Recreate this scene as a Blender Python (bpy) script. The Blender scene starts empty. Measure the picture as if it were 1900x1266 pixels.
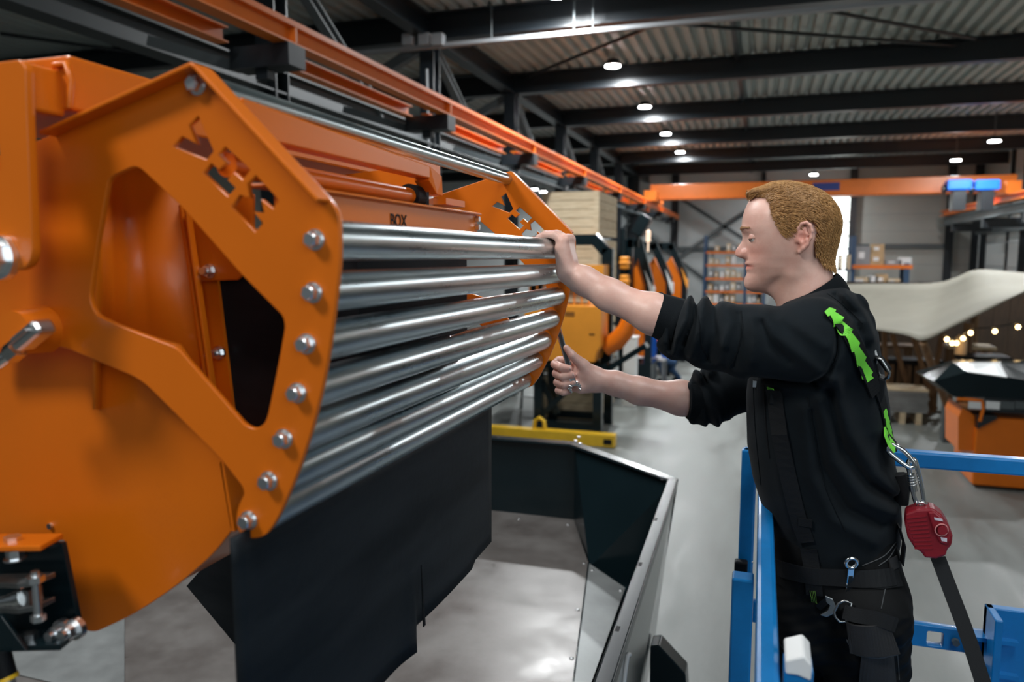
import bpy, bmesh, math, random
import numpy as np
from mathutils import Vector, Matrix
random.seed(7)
S = bpy.context.scene
COL = S.collection
PI = math.pi
# ------------------------------------------------------------ camera
H = 3.2
FPX = 1400.0
TH = math.atan(156/FPX)
PSI = math.atan(464*math.cos(TH)/FPX)
cam = bpy.data.cameras.new('camera'); camo = bpy.data.objects.new('camera', cam); COL.objects.link(camo)
cam.sensor_width = 36.0; cam.lens = FPX/1900*36.0
cam.clip_start = 0.05; cam.clip_end = 300
camo.location = (0, 0, H); camo.rotation_euler = (PI/2-TH, 0, PSI)
cam.dof.use_dof = True; cam.dof.focus_distance = 1.70; cam.dof.aperture_fstop = 2.9; cam.dof.aperture_blades = 9
S.camera = camo
S.view_settings.view_transform = 'Standard'; S.view_settings.look = 'None'
S.view_settings.exposure = 0.0; S.view_settings.gamma = 1.0; S.view_settings.use_curve_mapping = False
# ------------------------------------------------------------ world: overcast daylight that enters through the hall end left open for it
w = bpy.data.worlds.new('sky'); S.world = w; w.use_nodes = True
bg = w.node_tree.nodes['Background']; bg.inputs[0].default_value = (0.80, 0.93, 1.0, 1); bg.inputs[1].default_value = 0.10

def area(loc, target, size, power, col=(1, 1, 1), size_y=None):
    l = bpy.data.lights.new('area_light', 'AREA'); l.energy = power; l.color = col
    l.shape = 'RECTANGLE' if size_y else 'DISK'; l.size = size
    if size_y: l.size_y = size_y
    o = bpy.data.objects.new('area_light', l); COL.objects.link(o); o.location = loc
    o.rotation_euler = (Vector(target)-Vector(loc)).to_track_quat('-Z', 'Y').to_euler()
    return o
# unseen key light from upper left, with fill lights added around the camera
area((-2.6, -1.6, 6.5), (-0.5, 1.6, 3.0), 1.0, 120, (1.0, 0.97, 0.92))
area((1.2, 0.6, 6.9), (0.2, 2.0, 3.0), 1.6, 90, (0.95, 0.98, 1.0))
area((3.5, -3.0, 5.0), (0, 6, 2.0), 4.0, 110, (0.85, 0.95, 1.0), 3.0)
area((-3.6, 2.6, 6.5), (-0.1, 1.9, 3.0), 1.2, 120, (0.95, 0.98, 1.0))  # unseen fill, added to light the man's face

# ------------------------------------------------------------ pixel ray of the photograph, used to survey real positions
_c, _s, _ct, _st = math.cos(PSI), math.sin(PSI), math.cos(TH), math.sin(TH)
RT = (_c, _s, 0); FWD = (-_ct*_s, _ct*_c, -_st); UPV = (-_st*_s, _st*_c, _ct)
def on(px, py, X=None, Y=None, Z=None, D=None):
    a = (px-950)/FPX; b = (633-py)/FPX
    d = [FWD[i]+a*RT[i]+b*UPV[i] for i in range(3)]
    t = Y/d[1] if Y is not None else X/d[0] if X is not None else (Z-H)/d[2] if Z is not None else D
    return Vector((d[0]*t, d[1]*t, H+d[2]*t))

# ------------------------------------------------------------ materials
MATS = {}
def mat(name, col, rough=0.5, metal=0.0, coat=0.0, nscale=0, namt=0.0, nstretch=(1, 1, 1), rvar=0.0, bump=0.0, bscale=200, spec=0.5, emit=None, estr=0, sheen=0, col2=None, sss=0, bdist=0.002):
    m = bpy.data.materials.new(name); m.use_nodes = True
    nt = m.node_tree; b = nt.nodes['Principled BSDF']; L = nt.links
    b.inputs['Base Color'].default_value = (*col, 1); b.inputs['Roughness'].default_value = rough
    b.inputs['Metallic'].default_value = metal; b.inputs['Coat Weight'].default_value = coat
    b.inputs['Coat Roughness'].default_value = 0.12; b.inputs['Specular IOR Level'].default_value = spec
    if sheen: b.inputs['Sheen Weight'].default_value = sheen; b.inputs['Sheen Roughness'].default_value = 0.5
    if sss:
        b.inputs['Subsurface Weight'].default_value = sss; b.inputs['Subsurface Radius'].default_value = (0.012, 0.005, 0.003); b.inputs['Subsurface Scale'].default_value = 1.0
    if emit:
        b.inputs['Emission Color'].default_value = (*emit, 1); b.inputs['Emission Strength'].default_value = estr
    if nscale or bump:
        tc = nt.nodes.new('ShaderNodeTexCoord'); mp = nt.nodes.new('ShaderNodeMapping'); mp.inputs['Scale'].default_value = nstretch
        L.new(tc.outputs['Object'], mp.inputs['Vector'])
    if nscale:
        n = nt.nodes.new('ShaderNodeTexNoise'); n.inputs['Scale'].default_value = nscale; n.inputs['Detail'].default_value = 7; n.inputs['Roughness'].default_value = 0.62
        L.new(mp.outputs[0], n.inputs['Vector'])
        r = nt.nodes.new('ShaderNodeValToRGB'); r.color_ramp.elements[0].position = 0.34; r.color_ramp.elements[1].position = 0.68
        c2 = col2 if col2 else tuple(max(0, c*(1-namt)) for c in col)
        r.color_ramp.elements[0].color = (*c2, 1); r.color_ramp.elements[1].color = (*(col if col2 else tuple(min(1, c*(1+namt*0.5)) for c in col)), 1)
        L.new(n.outputs['Fac'], r.inputs[0]); L.new(r.outputs[0], b.inputs['Base Color'])
        if rvar:
            mr = nt.nodes.new('ShaderNodeMapRange'); mr.inputs[1].default_value = 0.3; mr.inputs[2].default_value = 0.7
            mr.inputs[3].default_value = max(0.03, rough-rvar); mr.inputs[4].default_value = min(1, rough+rvar)
            L.new(n.outputs['Fac'], mr.inputs[0]); L.new(mr.outputs[0], b.inputs['Roughness'])
    if bump:
        n2 = nt.nodes.new('ShaderNodeTexNoise'); n2.inputs['Scale'].default_value = bscale; n2.inputs['Detail'].default_value = 3
        L.new(tc.outputs['Object'], n2.inputs['Vector'])
        bp = nt.nodes.new('ShaderNodeBump'); bp.inputs['Strength'].default_value = bump; bp.inputs['Distance'].default_value = bdist
        L.new(n2.outputs['Fac'], bp.inputs['Height']); L.new(bp.outputs[0], b.inputs['Normal'])
    MATS[name] = m
    return m
ORANGE = mat('orange_powder_coat', (0.72, 0.158, 0.005), 0.34, coat=0.10, spec=0.35, nscale=3, namt=0.06, bump=0.05, bscale=420)
ORANGE2 = mat('orange_crane_paint', (0.74, 0.17, 0.012), 0.38, nscale=2, namt=0.1)
ORANGE3 = mat('orange_pale_panel', (0.85, 0.32, 0.03), 0.4, nscale=2, namt=0.08)
ZINC = mat('zinc_plated_tube', (0.72, 0.80, 0.81), 0.30, 1.0, nscale=5, col2=(0.50, 0.585, 0.62), nstretch=(7, 0.9, 7), rvar=0.05)
BOLT = mat('zinc_bolt', (0.82, 0.84, 0.86), 0.30, 1.0)
CHROME = mat('bright_steel', (0.78, 0.79, 0.80), 0.12, 1.0)
DULL = mat('brushed_steel', (0.42, 0.43, 0.43), 0.34, 1.0, nscale=20, namt=0.3)
BLACK = mat('black_rubber', (0.0045, 0.007, 0.0095), 0.5, spec=0.15, nscale=3, col2=(0.016, 0.020, 0.024), nstretch=(1, 0.5, 3.5), bump=0.15, bscale=60)
DARK = mat('anthracite_paint', (0.0055, 0.013, 0.0165), 0.20, spec=0.30, nscale=2, namt=0.15, bump=0.03, bscale=300)
BEAM = mat('anthracite_steel', (0.010, 0.014, 0.018), 0.38, nscale=1, namt=0.2)
BEAMG = mat('grey_steel', (0.085, 0.10, 0.105), 0.45, nscale=1, namt=0.2)
INNER = mat('stainless_sheet', (0.225, 0.21, 0.20), 0.36, 0.2, nscale=4.5, col2=(0.145, 0.128, 0.12), rvar=0.10)
INNER2 = mat('grey_sheet', (0.30, 0.315, 0.315), 0.4, 0.3, nscale=5, namt=0.2, rvar=0.08)
CHORD = mat('dark_grey_steel', (0.032, 0.040, 0.043), 0.45, nscale=1, namt=0.2)
DECK = mat('roof_deck', (0.375, 0.425, 0.415), 0.5, nscale=0.6, namt=0.15)
WALLP = mat('wall_sandwich_panel', (0.40, 0.40, 0.37), 0.6, nscale=0.5, namt=0.06)
WALLW = mat('wall_white', (0.60, 0.63, 0.63), 0.6, nscale=0.5, namt=0.06)
CONC = mat('concrete', (0.225, 0.24, 0.228), 0.46, nscale=1.6, col2=(0.15, 0.161, 0.152), nstretch=(1.6, 0.35, 1), rvar=0.12, bump=0.1, bscale=30)
BLUE = mat('blue_lift_paint', (0.004, 0.185, 0.50), 0.36, coat=0.2, nscale=14, namt=0.12, bump=0.05, bscale=200)
BLUEH = mat('blue_hoist', (0.01, 0.16, 0.75), 0.35)
WOOD = mat('pale_wood', (0.70, 0.58, 0.40), 0.65, nscale=3, col2=(0.52, 0.40, 0.25), nstretch=(1, 1, 8))
SHADEW = mat('shade_dark_wood', (0.045, 0.024, 0.011), 0.6, nscale=3, namt=0.4, nstretch=(6, 6, 1))  # shade under the tent is put into this plank colour
WOODB = mat('brown_wood', (0.24, 0.13, 0.055), 0.6, nscale=3, col2=(0.12, 0.06, 0.025), nstretch=(6, 6, 1))
CARD = mat('cardboard', (0.50, 0.34, 0.18), 0.7, nscale=4, namt=0.2)
WHITE = mat('white_plastic', (0.75, 0.76, 0.76), 0.45)
GREYP = mat('grey_plastic', (0.25, 0.26, 0.27), 0.5)
YELLOW = mat('yellow_paint', (0.78, 0.47, 0.02), 0.4, nscale=4, namt=0.12)
CANVAS = mat('tent_canvas', (0.225, 0.21, 0.165), 0.75, nscale=1.5, namt=0.1)
RACKB = mat('rack_blue', (0.02, 0.06, 0.13), 0.45)
RED = mat('red_plastic', (0.22, 0.009, 0.018), 0.38, bump=0.08, bscale=300)
GREEN = mat('green_webbing', (0.19, 0.72, 0.055), 0.6, bump=0.2, bscale=700)
WEB = mat('black_webbing', (0.005, 0.006, 0.0075), 0.65, spec=0.25, bump=0.25, bscale=800)
LAMP = mat('lamp_glow', (1, 1, 1), 0.5, emit=(0.93, 0.97, 1.0), estr=60)
BULB = mat('bulb_glow', (1, 0.8, 0.5), 0.5, emit=(1.0, 0.66, 0.28), estr=14)
GLASS = mat('daylit_pane', (0.9, 0.95, 0.9), 0.3, emit=(0.95, 1.0, 0.96), estr=2.6)
PRINT_D = mat('dark_print', (0.005, 0.006, 0.0075), 0.6, spec=0.2)
PRINT_W = mat('white_print', (0.75, 0.75, 0.75), 0.5)
DENIM = mat('denim', (0.02, 0.06, 0.14), 0.8)
SKIN = mat('skin', (0.78, 0.505, 0.42), 0.42, nscale=26, col2=(0.71, 0.41, 0.335), sss=0.12, bump=0.25, bscale=260, bdist=0.0006)
HAIR = mat('ginger_hair', (0.64, 0.365, 0.14), 0.40, nscale=220, col2=(0.34, 0.16, 0.048), spec=0.6)
HAIRD = mat('dark_hair_gaps', (0.20, 0.085, 0.022), 0.55, nscale=120, namt=0.5)  # shade in the gaps between strands, put into the shell's colour
BROW = mat('pale_brow', (0.50, 0.29, 0.15), 0.5)
LIP = mat('lips', (0.52, 0.20, 0.17), 0.4, sss=0.1)
EYEW = mat('eye_white', (0.7, 0.68, 0.65), 0.2)
IRIS = mat('eye_iris', (0.05, 0.06, 0.06), 0.15)
SWEAT = mat('sweatshirt_cotton', (0.0036, 0.0070, 0.0100), 0.85, spec=0.18, sheen=0.035, nscale=10, namt=0.3, bump=0.25, bscale=900, bdist=0.001)
SWEATR = mat('ribbed_cotton', (0.0024, 0.0045, 0.0065), 0.85, spec=0.15, sheen=0.02, bump=0.4, bscale=700)
TROUS = mat('work_trousers', (0.0032, 0.0038, 0.0045), 0.75, spec=0.2, nscale=12, namt=0.4, bump=0.3, bscale=600, bdist=0.001)
TROUS2 = mat('grey_trousers', (0.018, 0.018, 0.019), 0.75, nscale=8, namt=0.3, bump=0.3, bscale=500)
STITCH = mat('stitching', (0.05, 0.055, 0.06), 0.8)

# ------------------------------------------------------------ mesh builder
class MB:
    def __init__(s): s.v = []; s.f = []; s.sm = []
    def add(s, vs, fs, smooth=False):
        n = len(s.v); s.v += [tuple(v) for v in vs]
        s.f += [[i+n for i in f] for f in fs]; s.sm += [smooth]*len(fs); return s
    def box(s, lo, hi):
        x0, y0, z0 = lo; x1, y1, z1 = hi
        return s.add([(x0, y0, z0), (x1, y0, z0), (x1, y1, z0), (x0, y1, z0), (x0, y0, z1), (x1, y0, z1), (x1, y1, z1), (x0, y1, z1)],
              [[0, 3, 2, 1], [4, 5, 6, 7], [0, 1, 5, 4], [1, 2, 6, 5], [2, 3, 7, 6], [3, 0, 4, 7]])
    def bar(s, p, q, w, h, up=(0, 0, 1)):
        p, q = Vector(p), Vector(q); d = (q-p).normalized(); u = Vector(up)
        if abs(d.dot(u)) > 0.98: u = Vector((0, 1, 0))
        a = d.cross(u).normalized()*(w/2); b = a.cross(d).normalized()*(h/2)
        vs = [p-a-b, p+a-b, p+a+b, p-a+b, q-a-b, q+a-b, q+a+b, q-a+b]
        return s.add(vs, [[0, 1, 2, 3], [7, 6, 5, 4], [4, 5, 1, 0], [5, 6, 2, 1], [6, 7, 3, 2], [7, 4, 0, 3]])
    def ibeam(s, p, q, w, h, t=0.02, up=(0, 0, 1)):
        p, q = Vector(p), Vector(q); d = (q-p).normalized(); u = Vector(up)
        if abs(d.dot(u)) > 0.98: u = Vector((0, 1, 0))
        b = (u-d*u.dot(d)).normalized()
        s.bar(p+b*(h/2-t/2), q+b*(h/2-t/2), w, t, up); s.bar(p-b*(h/2-t/2), q-b*(h/2-t/2), w, t, up)
        return s.bar(p, q, t, h-2*t, up)
    def cyl(s, p, q, r, r2=None, n=16, caps=True, smooth=True):
        p, q = Vector(p), Vector(q); r2 = r if r2 is None else r2
        d = (q-p).normalized(); a = d.orthogonal().normalized(); b = d.cross(a)
        vs = []
        for k in range(n):
            t = 2*PI*k/n; e = a*math.cos(t)+b*math.sin(t); vs += [p+e*r, q+e*r2]
        s.add(vs, [[2*k, 2*((k+1) % n), 2*((k+1) % n)+1, 2*k+1] for k in range(n)], smooth)
        if caps:
            s.add([vs[2*k] for k in range(n)], [list(range(n))[::-1]]); s.add([vs[2*k+1] for k in range(n)], [list(range(n))])
        return s
    def ring(s, c, d, R, r, n=24, m=8):
        pts = []; c = Vector(c); d = Vector(d).normalized(); a = d.orthogonal().normalized(); b = d.cross(a)
        return s.tube([c+(a*math.cos(2*PI*k/n)+b*math.sin(2*PI*k/n))*R for k in range(n)], r, m, True)
    def tube(s, pts, r, n=8, closed=False, caps=True):
        pts = [Vector(p) for p in pts]; N = len(pts); rr = r if isinstance(r, (list, tuple)) else [r]*N
        vs = []; ref = None
        for i in range(N):
            d = ((pts[(i+1) % N]-pts[i-1]) if closed else (pts[min(i+1, N-1)]-pts[max(i-1, 0)])).normalized()
            if ref is None: ref = d.orthogonal().normalized()
            a = (ref-d*ref.dot(d)); a = a.normalized() if a.length > 1e-6 else d.orthogonal().normalized(); ref = a; b = d.cross(a)
            vs += [pts[i]+(a*math.cos(2*PI*k/n)+b*math.sin(2*PI*k/n))*rr[i] for k in range(n)]
        fs = []
        for i in range(N if closed else N-1):
            j = (i+1) % N
            fs += [[i*n+k, i*n+(k+1) % n, j*n+(k+1) % n, j*n+k] for k in range(n)]
        s.add(vs, fs, True)
        if caps and not closed:
            s.add(vs[:n], [list(range(n))[::-1]]); s.add(vs[-n:], [list(range(n))])
        return s
    def sphere(s, c, r, n=12, m=8, sc=(1, 1, 1)):
        c = Vector(c); vs = [c+Vector((0, 0, r*sc[2]))]
        for i in range(1, m):
            t = PI*i/m
            vs += [c+Vector((r*sc[0]*math.sin(t)*math.cos(2*PI*k/n), r*sc[1]*math.sin(t)*math.sin(2*PI*k/n), r*sc[2]*math.cos(t))) for k in range(n)]
        vs.append(c-Vector((0, 0, r*sc[2]))); fs = [[0, 1+k, 1+(k+1) % n] for k in range(n)]
        for i in range(m-2):
            fs += [[1+i*n+k, 1+(i+1)*n+k, 1+(i+1)*n+(k+1) % n, 1+i*n+(k+1) % n] for k in range(n)]
        l = len(vs)-1; fs += [[l, 1+(m-2)*n+(k+1) % n, 1+(m-2)*n+k] for k in range(n)]
        return s.add(vs, fs, True)
    def prism(s, poly, vec):
        n = len(poly); vec = Vector(vec); poly = [Vector(p) for p in poly]
        s.add(poly+[p+vec for p in poly], [list(range(n))[::-1], [i+n for i in range(n)]]+[[i, (i+1) % n, (i+1) % n+n, i+n] for i in range(n)])
        return s
    def ribbon(s, pts, wid, thick):     # strap: pts centre line, wid list of half-width vectors, thick vectors
        vs = []
        for p, a, t in zip(pts, wid, thick):
            p, a, t = Vector(p), Vector(a), Vector(t); vs += [p-a, p+a, p+a+t, p-a+t]
        fs = []
        for i in range(len(pts)-1):
            for k in range(4): fs.append([4*i+k, 4*i+(k+1) % 4, 4*i+4+(k+1) % 4, 4*i+4+k])
        n = len(vs); fs += [[3, 2, 1, 0], [n-4, n-3, n-2, n-1]]
        return s.add(vs, fs, False)
    def mesh(s, name):
        me = bpy.data.meshes.new(name); me.from_pydata(s.v, [], s.f); me.update()
        for p, sm in zip(me.polygons, s.sm): p.use_smooth = sm
        bm = bmesh.new(); bm.from_mesh(me); bmesh.ops.recalc_face_normals(bm, faces=bm.faces); bm.to_mesh(me); bm.free()
        return me
    def obj(s, name, m, parent=None, bevel=0, **k):
        me = s.mesh(name); me.materials.append(m); o = bpy.data.objects.new(name, me); link(o, parent)
        if bevel:
            b = o.modifiers.new('bevel', 'BEVEL'); b.width = bevel; b.segments = 2; b.limit_method = 'ANGLE'
        for a, v in k.items(): o[a] = v
        return o
def link(o, parent):
    COL.objects.link(o)
    if parent is not None:
        o.parent = parent; o.matrix_parent_inverse = parent_matrix(parent).inverted()
def parent_matrix(p):
    m = Matrix.LocRotScale(p.location, p.rotation_euler, p.scale)
    return parent_matrix(p.parent) @ p.matrix_parent_inverse @ m if p.parent else m
def thing(name, label, cat, loc=(0, 0, 0), group=None):
    o = bpy.data.objects.new(name, None); COL.objects.link(o); o.location = loc; o['label'] = label; o['category'] = cat
    o.empty_display_size = 0.1
    if group: o['group'] = group
    return o
def tag(o, label, cat, group=None):
    o['label'] = label; o['category'] = cat
    if group: o['group'] = group
    return o
def struct(mb, name, m, parent=None):
    o = mb.obj(name, m, parent)
    if parent is None: o['kind'] = 'structure'
    return o
def like(o, parent, delta):            # another piece of the same mesh, moved
    c = o.copy(); COL.objects.link(c); c.parent = parent; c.matrix_parent_inverse = o.matrix_parent_inverse.copy(); c.location = Vector(o.location)+Vector(delta)
    return c
def plate(name, loops, frame, thick, m, parent=None, bev=0.0015):
    # flat sheet with cut-outs: loops of (u,v); frame maps (u,v,w)->world
    cu = bpy.data.curves.new(name, 'CURVE'); cu.dimensions = '2D'; cu.fill_mode = 'BOTH'; cu.extrude = max(thick/2-bev, 0.0002); cu.bevel_depth = bev; cu.bevel_resolution = 1; cu.offset = -bev
    for lp in loops:
        sp = cu.splines.new('POLY'); sp.points.add(len(lp)-1); sp.use_cyclic_u = True
        for p, (u, v) in zip(sp.points, lp): p.co = (u, v, 0, 1)
    t = bpy.data.objects.new(name, cu); COL.objects.link(t)
    me = bpy.data.meshes.new_from_object(t.evaluated_get(bpy.context.evaluated_depsgraph_get()))
    bpy.data.objects.remove(t); bpy.data.curves.remove(cu)
    me.transform(frame); me.materials.clear(); me.materials.append(m); me.name = name
    o = bpy.data.objects.new(name, me); link(o, parent)
    return o
FXZ = Matrix(((1, 0, 0, 0), (0, 0, -1, 0), (0, 1, 0, 0), (0, 0, 0, 1)))     # (u,v)->(x,z)
def roundpoly(pts, r, n=4):
    out = []; N = len(pts)
    for i in range(N):
        p, a, b = Vector(pts[i][:2]), Vector(pts[i-1][:2]), Vector(pts[(i+1) % N][:2])
        rr = pts[i][2] if len(pts[i]) > 2 else r
        u, v = (a-p), (b-p); d = min(rr, u.length*0.45, v.length*0.45)
        if d < 1e-5: out.append(tuple(p)); continue
        q0, q1 = p+u.normalized()*d, p+v.normalized()*d
        for k in range(n+1):
            t = k/n; out.append(tuple((1-t)**2*q0+2*t*(1-t)*p+t*t*q1))
    return out
def text_mesh(txt, size, frame, m, name, parent, ext=0.0006, align='CENTER', bold=0.0):
    cu = bpy.data.curves.new(name, 'FONT'); cu.body = txt; cu.size = size; cu.extrude = ext; cu.align_x = align; cu.align_y = 'CENTER'; cu.offset = bold
    t = bpy.data.objects.new(name, cu); COL.objects.link(t)
    me = bpy.data.meshes.new_from_object(t.evaluated_get(bpy.context.evaluated_depsgraph_get()))
    bpy.data.objects.remove(t); bpy.data.curves.remove(cu)
    me.transform(frame); me.materials.clear(); me.materials.append(m)
    o = bpy.data.objects.new(name, me); link(o, parent); return o
def frame3(o, u, v):
    u = Vector(u).normalized(); v = Vector(v).normalized(); w_ = u.cross(v).normalized(); o = Vector(o)
    return Matrix(((u.x, v.x, w_.x, o.x), (u.y, v.y, w_.y, o.y), (u.z, v.z, w_.z, o.z), (0, 0, 0, 1)))
# ============================================================ THE HALL
XL, XR, YB, YF = -23.0, 8.9, 38.0, -7.0
DZ = 7.25                                         # roof deck
BY = [-1.1, 3.3, 7.7, 12.1, 16.5, 20.9, 25.4, 29.8, 34.2]
struct(MB().box((XL, YF, -0.2), (XR, YB+0.3, 0)), 'floor', CONC)
ceil = MB(); prof = []; x = XL
while x < XR:                                     # trapezoidal deck, ribs run along the hall
    prof += [(x, DZ), (x+0.11, DZ), (x+0.145, DZ+0.10), (x+0.215, DZ+0.10)]; x += 0.25
vs = []; fs = []
for (a, b) in prof: vs += [(a, YF, b), (a, YB, b)]
for i in range(len(prof)-1): fs.append([2*i, 2*i+1, 2*i+3, 2*i+2])
ceil.add(vs, fs); ceil.box((XL, YF, DZ+0.13), (XR, YB+0.3, DZ+0.2))
ceiling = struct(ceil, 'ceiling', DECK)
b0 = MB().ibeam((XL, 0, DZ-0.23), (XR, 0, DZ-0.23), 0.24, 0.44, 0.025).obj('roof_beam', BEAM, ceiling)
b0.location = (0, BY[0], 0)
for y in BY[1:]: like(b0, ceiling, (0, y-BY[0], 0))
XC = -5.45
c0 = MB().ibeam((XC, 0, 0), (XC, 0, DZ-0.45), 0.26, 0.26, 0.02, up=(0, 1, 0)).obj('column', BEAM, ceiling); c0.location = (0, BY[2], 0)
for y in BY[3:]: like(c0, ceiling, (0, y-BY[2], 0))
d0 = MB().ibeam((XC, 0.15, DZ-0.5), (XC, 2.6, 5.3), 0.14, 0.14, 0.015).obj('diagonal_brace', BEAMG, ceiling); d0.location = (0, BY[2], 0)
for y in BY[3:-1]: like(d0, ceiling, (0, y-BY[2], 0))
MB().ibeam((XC, 2, 5.21), (XC, YB, 5.21), 0.24, 0.26, 0.02).obj('bottom_chord', CHORD, ceiling)
MB().ibeam((XC, 2, DZ-0.26), (XC, YB, DZ-0.26), 0.24, 0.36, 0.02).obj('top_chord', BEAM, ceiling)
k0 = MB().bar((XC-0.1, 0, DZ-0.5), (XC-1.9, 0, 5.9), 0.16, 0.16).obj('knee_brace', BEAMG, ceiling); k0.location = (0, BY[3], 0)
like(k0, ceiling, (0, 4.4, 0))
for (p, q) in [((700, 255), (1225, 42)), ((1225, 42), (1900, 95)), ((0, 62), (300, 105)), ((1490, 12), (1810, 72)), ((560, 165), (930, 135))]:
    a = on(p[0], p[1], Z=DZ-0.12); b = on(q[0], q[1], Z=DZ-0.12)
    if (a-b).length < 60: MB().cyl(a, b, 0.035, n=8).obj('wind_brace', BEAM, ceiling)
for px in (1362, 1000+390):                       # purlin-like cross bars under the deck
    a = on(px, 60, Z=DZ-0.06); MB().bar((a.x, BY[3], DZ-0.06), (a.x, YB, DZ-0.06), 0.08, 0.1).obj('purlin', BEAM, ceiling); break
# walls
wb = struct(MB().box((XL, YB, 0), (XR, YB+0.25, DZ)), 'wall_back', WALLW)
pb = on(1580, 400, Y=YB-0.03)
MB().box((pb.x, YB-0.05, 0), (XR, YB, DZ)).obj('panel', WALLP, wb)
def wp(px, py, dy=0.15): return on(px, py, Y=YB-dy)
for px, w_ in ((1250, 0.32), (1578, 0.30), (1168, 0.3), (1757, 0.34), (1412, 0.2)):
    a = wp(px, 480); MB().ibeam((a.x, a.y, 0), (a.x, a.y, DZ), w_, 0.3, 0.03, up=(0, 1, 0)).obj('wall_post', BEAM, wb)
for p, q in [((1253, 362), (1445, 485)), ((1253, 482), (1430, 365)), ((1253, 478), (1400, 590)), ((1100, 350), (1252, 478)), ((1110, 470), (1215, 368))]:
    MB().bar(wp(*p, 0.28), wp(*q, 0.28), 0.16, 0.16, up=(0, 1, 0)).obj('cross_brace', BEAMG, wb)
for p, q in [((1250, 462), (1412, 462)), ((1580, 457), (1757, 457)), ((1050, 464), (1250, 463))]:
    MB().bar(wp(*p, 0.12), wp(*q, 0.12), 0.2, 0.2).obj('girt', BEAMG, wb)
a = wp(1250, 366); b = wp(1757, 357)
MB().bar((a.x, YB-0.1, a.z+0.4), (b.x, YB-0.1, a.z+0.4), 0.2, 0.3).obj('girt', BEAM, wb)
for k in range(9):                                 # sandwich panel joints
    MB().box((pb.x, YB-0.058, 0.6+k*0.75), (XR, YB-0.05, 0.62+k*0.75)).obj('panel_joint', GREYP, wb)
# tall daylit window
a, b = wp(1538, 366), wp(1573, 590)
x0, x1, z0, z1 = a.x, b.x, max(b.z, 0.3), a.z
win = struct(MB().box((x0-.12, YB-.16, z0-.12), (x0, YB-.02, z1+.12)).box((x1, YB-.16, z0-.12), (x1+.12, YB-.02, z1+.12)).box((x0, YB-.16, z1), (x1, YB-.02, z1+.12)).box((x0, YB-.16, z0-.12), (x1, YB-.02, z0)), 'window_1', BEAM)
zz = [z0, wp(1550, 462).z, wp(1550, 438).z, wp(1550, 412).z, z1]
for k in range(4):
    MB().box((x0, YB-.08, zz[k]+.02), (x1, YB-.06, zz[k+1]-.02)).obj('pane', GLASS, win)
    if k: MB().box((x0, YB-.12, zz[k]-.03), (x1, YB-.04, zz[k]+.03)).obj('mullion', BEAMG, win)
# right wall with white sectional gates
wr = struct(MB().box((XR, YF, 0), (XR+0.25, YB+0.25, DZ)), 'wall_right', WALLP)
for k, (pa, pb_) in enumerate([((1832, 409), (1866, 510)), ((1868, 405), (1893, 505)), ((1783, 395), (1800, 412)), ((1806, 420), (1815, 470))]):
    a, b = on(*pa, X=XR-0.1), on(*pb_, X=XR-0.1)
    d = struct(MB().box((XR-.08, min(a.y, b.y), 0.02), (XR-.001, max(a.y, b.y), a.z)), 'door_%d' % (k+1), WALLW)
    for j in range(1, 5):
        MB().box((XR-.1, min(a.y, b.y), a.z*j/5-.02), (XR-.08, max(a.y, b.y), a.z*j/5+.02)).obj('section_joint', GREYP, d)
for px, ww in ((1763, .34), (1809, .30), (1869, .08), (1897, .2)):
    a = on(px, 460, X=XR-0.02-ww/2); MB().ibeam((a.x, a.y, 0), (a.x, a.y, DZ), ww, 0.2, 0.03).obj('wall_post', BEAM, wr)
MB().bar((XR-.3, 24, 4.25), (XR-.3, 36.5, 4.25), 0.25, 0.22).obj('girt', BEAMG, wr)
pa_, pb_ = on(1816, 470, X=XR-.05), on(1829, 470, X=XR-.05); MB().box((XR-.07, pb_.y, 0), (XR-.02, pa_.y, 4.6)).obj('panel', BEAM, wr)
wl = struct(MB().box((XL-0.25, YF, 0), (XL, YB+0.25, DZ)), 'wall_left', WALLP)
# ------------------------------------------------------------ lamps
def lamp(loc, label, power=0, group=None):
    t = thing('high_bay_lamp', label, 'lamp', loc, group)
    x, y, z = loc
    MB().cyl((x, y, z+.02), (x, y, z+.14), 0.17, 0.12, n=20).obj('housing', BEAM, t)
    MB().cyl((x, y, z), (x, y, z+.02), 0.15, n=20).obj('diffuser', LAMP, t)
    MB().cyl((x, y, z+.14), (x, y, DZ-.02), 0.012, n=6).obj('hanger_rod', BEAMG, t)
    if power:
        l = area((x, y, z-.03), (x, y, 0), 0.3, power, (0.94, 0.98, 1.0)); l.parent = t; l.matrix_parent_inverse = parent_matrix(t).inverted()
names = ['nearest', 'second', 'third', 'fourth', 'fifth', 'sixth']
r1 = on(1137, 124, Y=15.62)
for k, y in enumerate([11.22, 15.62, 20.02, 24.52, 28.92]):
    lamp((r1.x, y, r1.z), 'round white high-bay lamp in the left row under the roof, %s from the front' % names[k], 300)
r2 = on(1845, 263, Y=24.52)
for k, y in enumerate([15.62, 20.02, 24.52, 28.92]):
    if k > 1: lamp((r2.x, y, r2.z), 'round white high-bay lamp in the right row, %s of the two above the blue hoists' % ('nearer' if k == 2 else 'farther'), 300)
    else: area((r2.x, y, r2.z), (r2.x, y, 0), 0.3, 300, (0.94, 0.98, 1.0))
lamp(tuple(on(1510, 325, Y=36)), 'small lit lamp above the crane girder near the back wall', 150)
for k, (px, py) in enumerate([(569, 296), (635, 308), (992, 352), (1008, 357)]):
    lamp(tuple(on(px, py, Y=31+k*1.2)), ['left of two lamps seen in the gap below the orange channel beam', 'right of two lamps seen in the gap below the orange channel beam', 'left of two lamps just above the wooden crates', 'right of two lamps just above the wooden crates'][k], 120)
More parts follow.
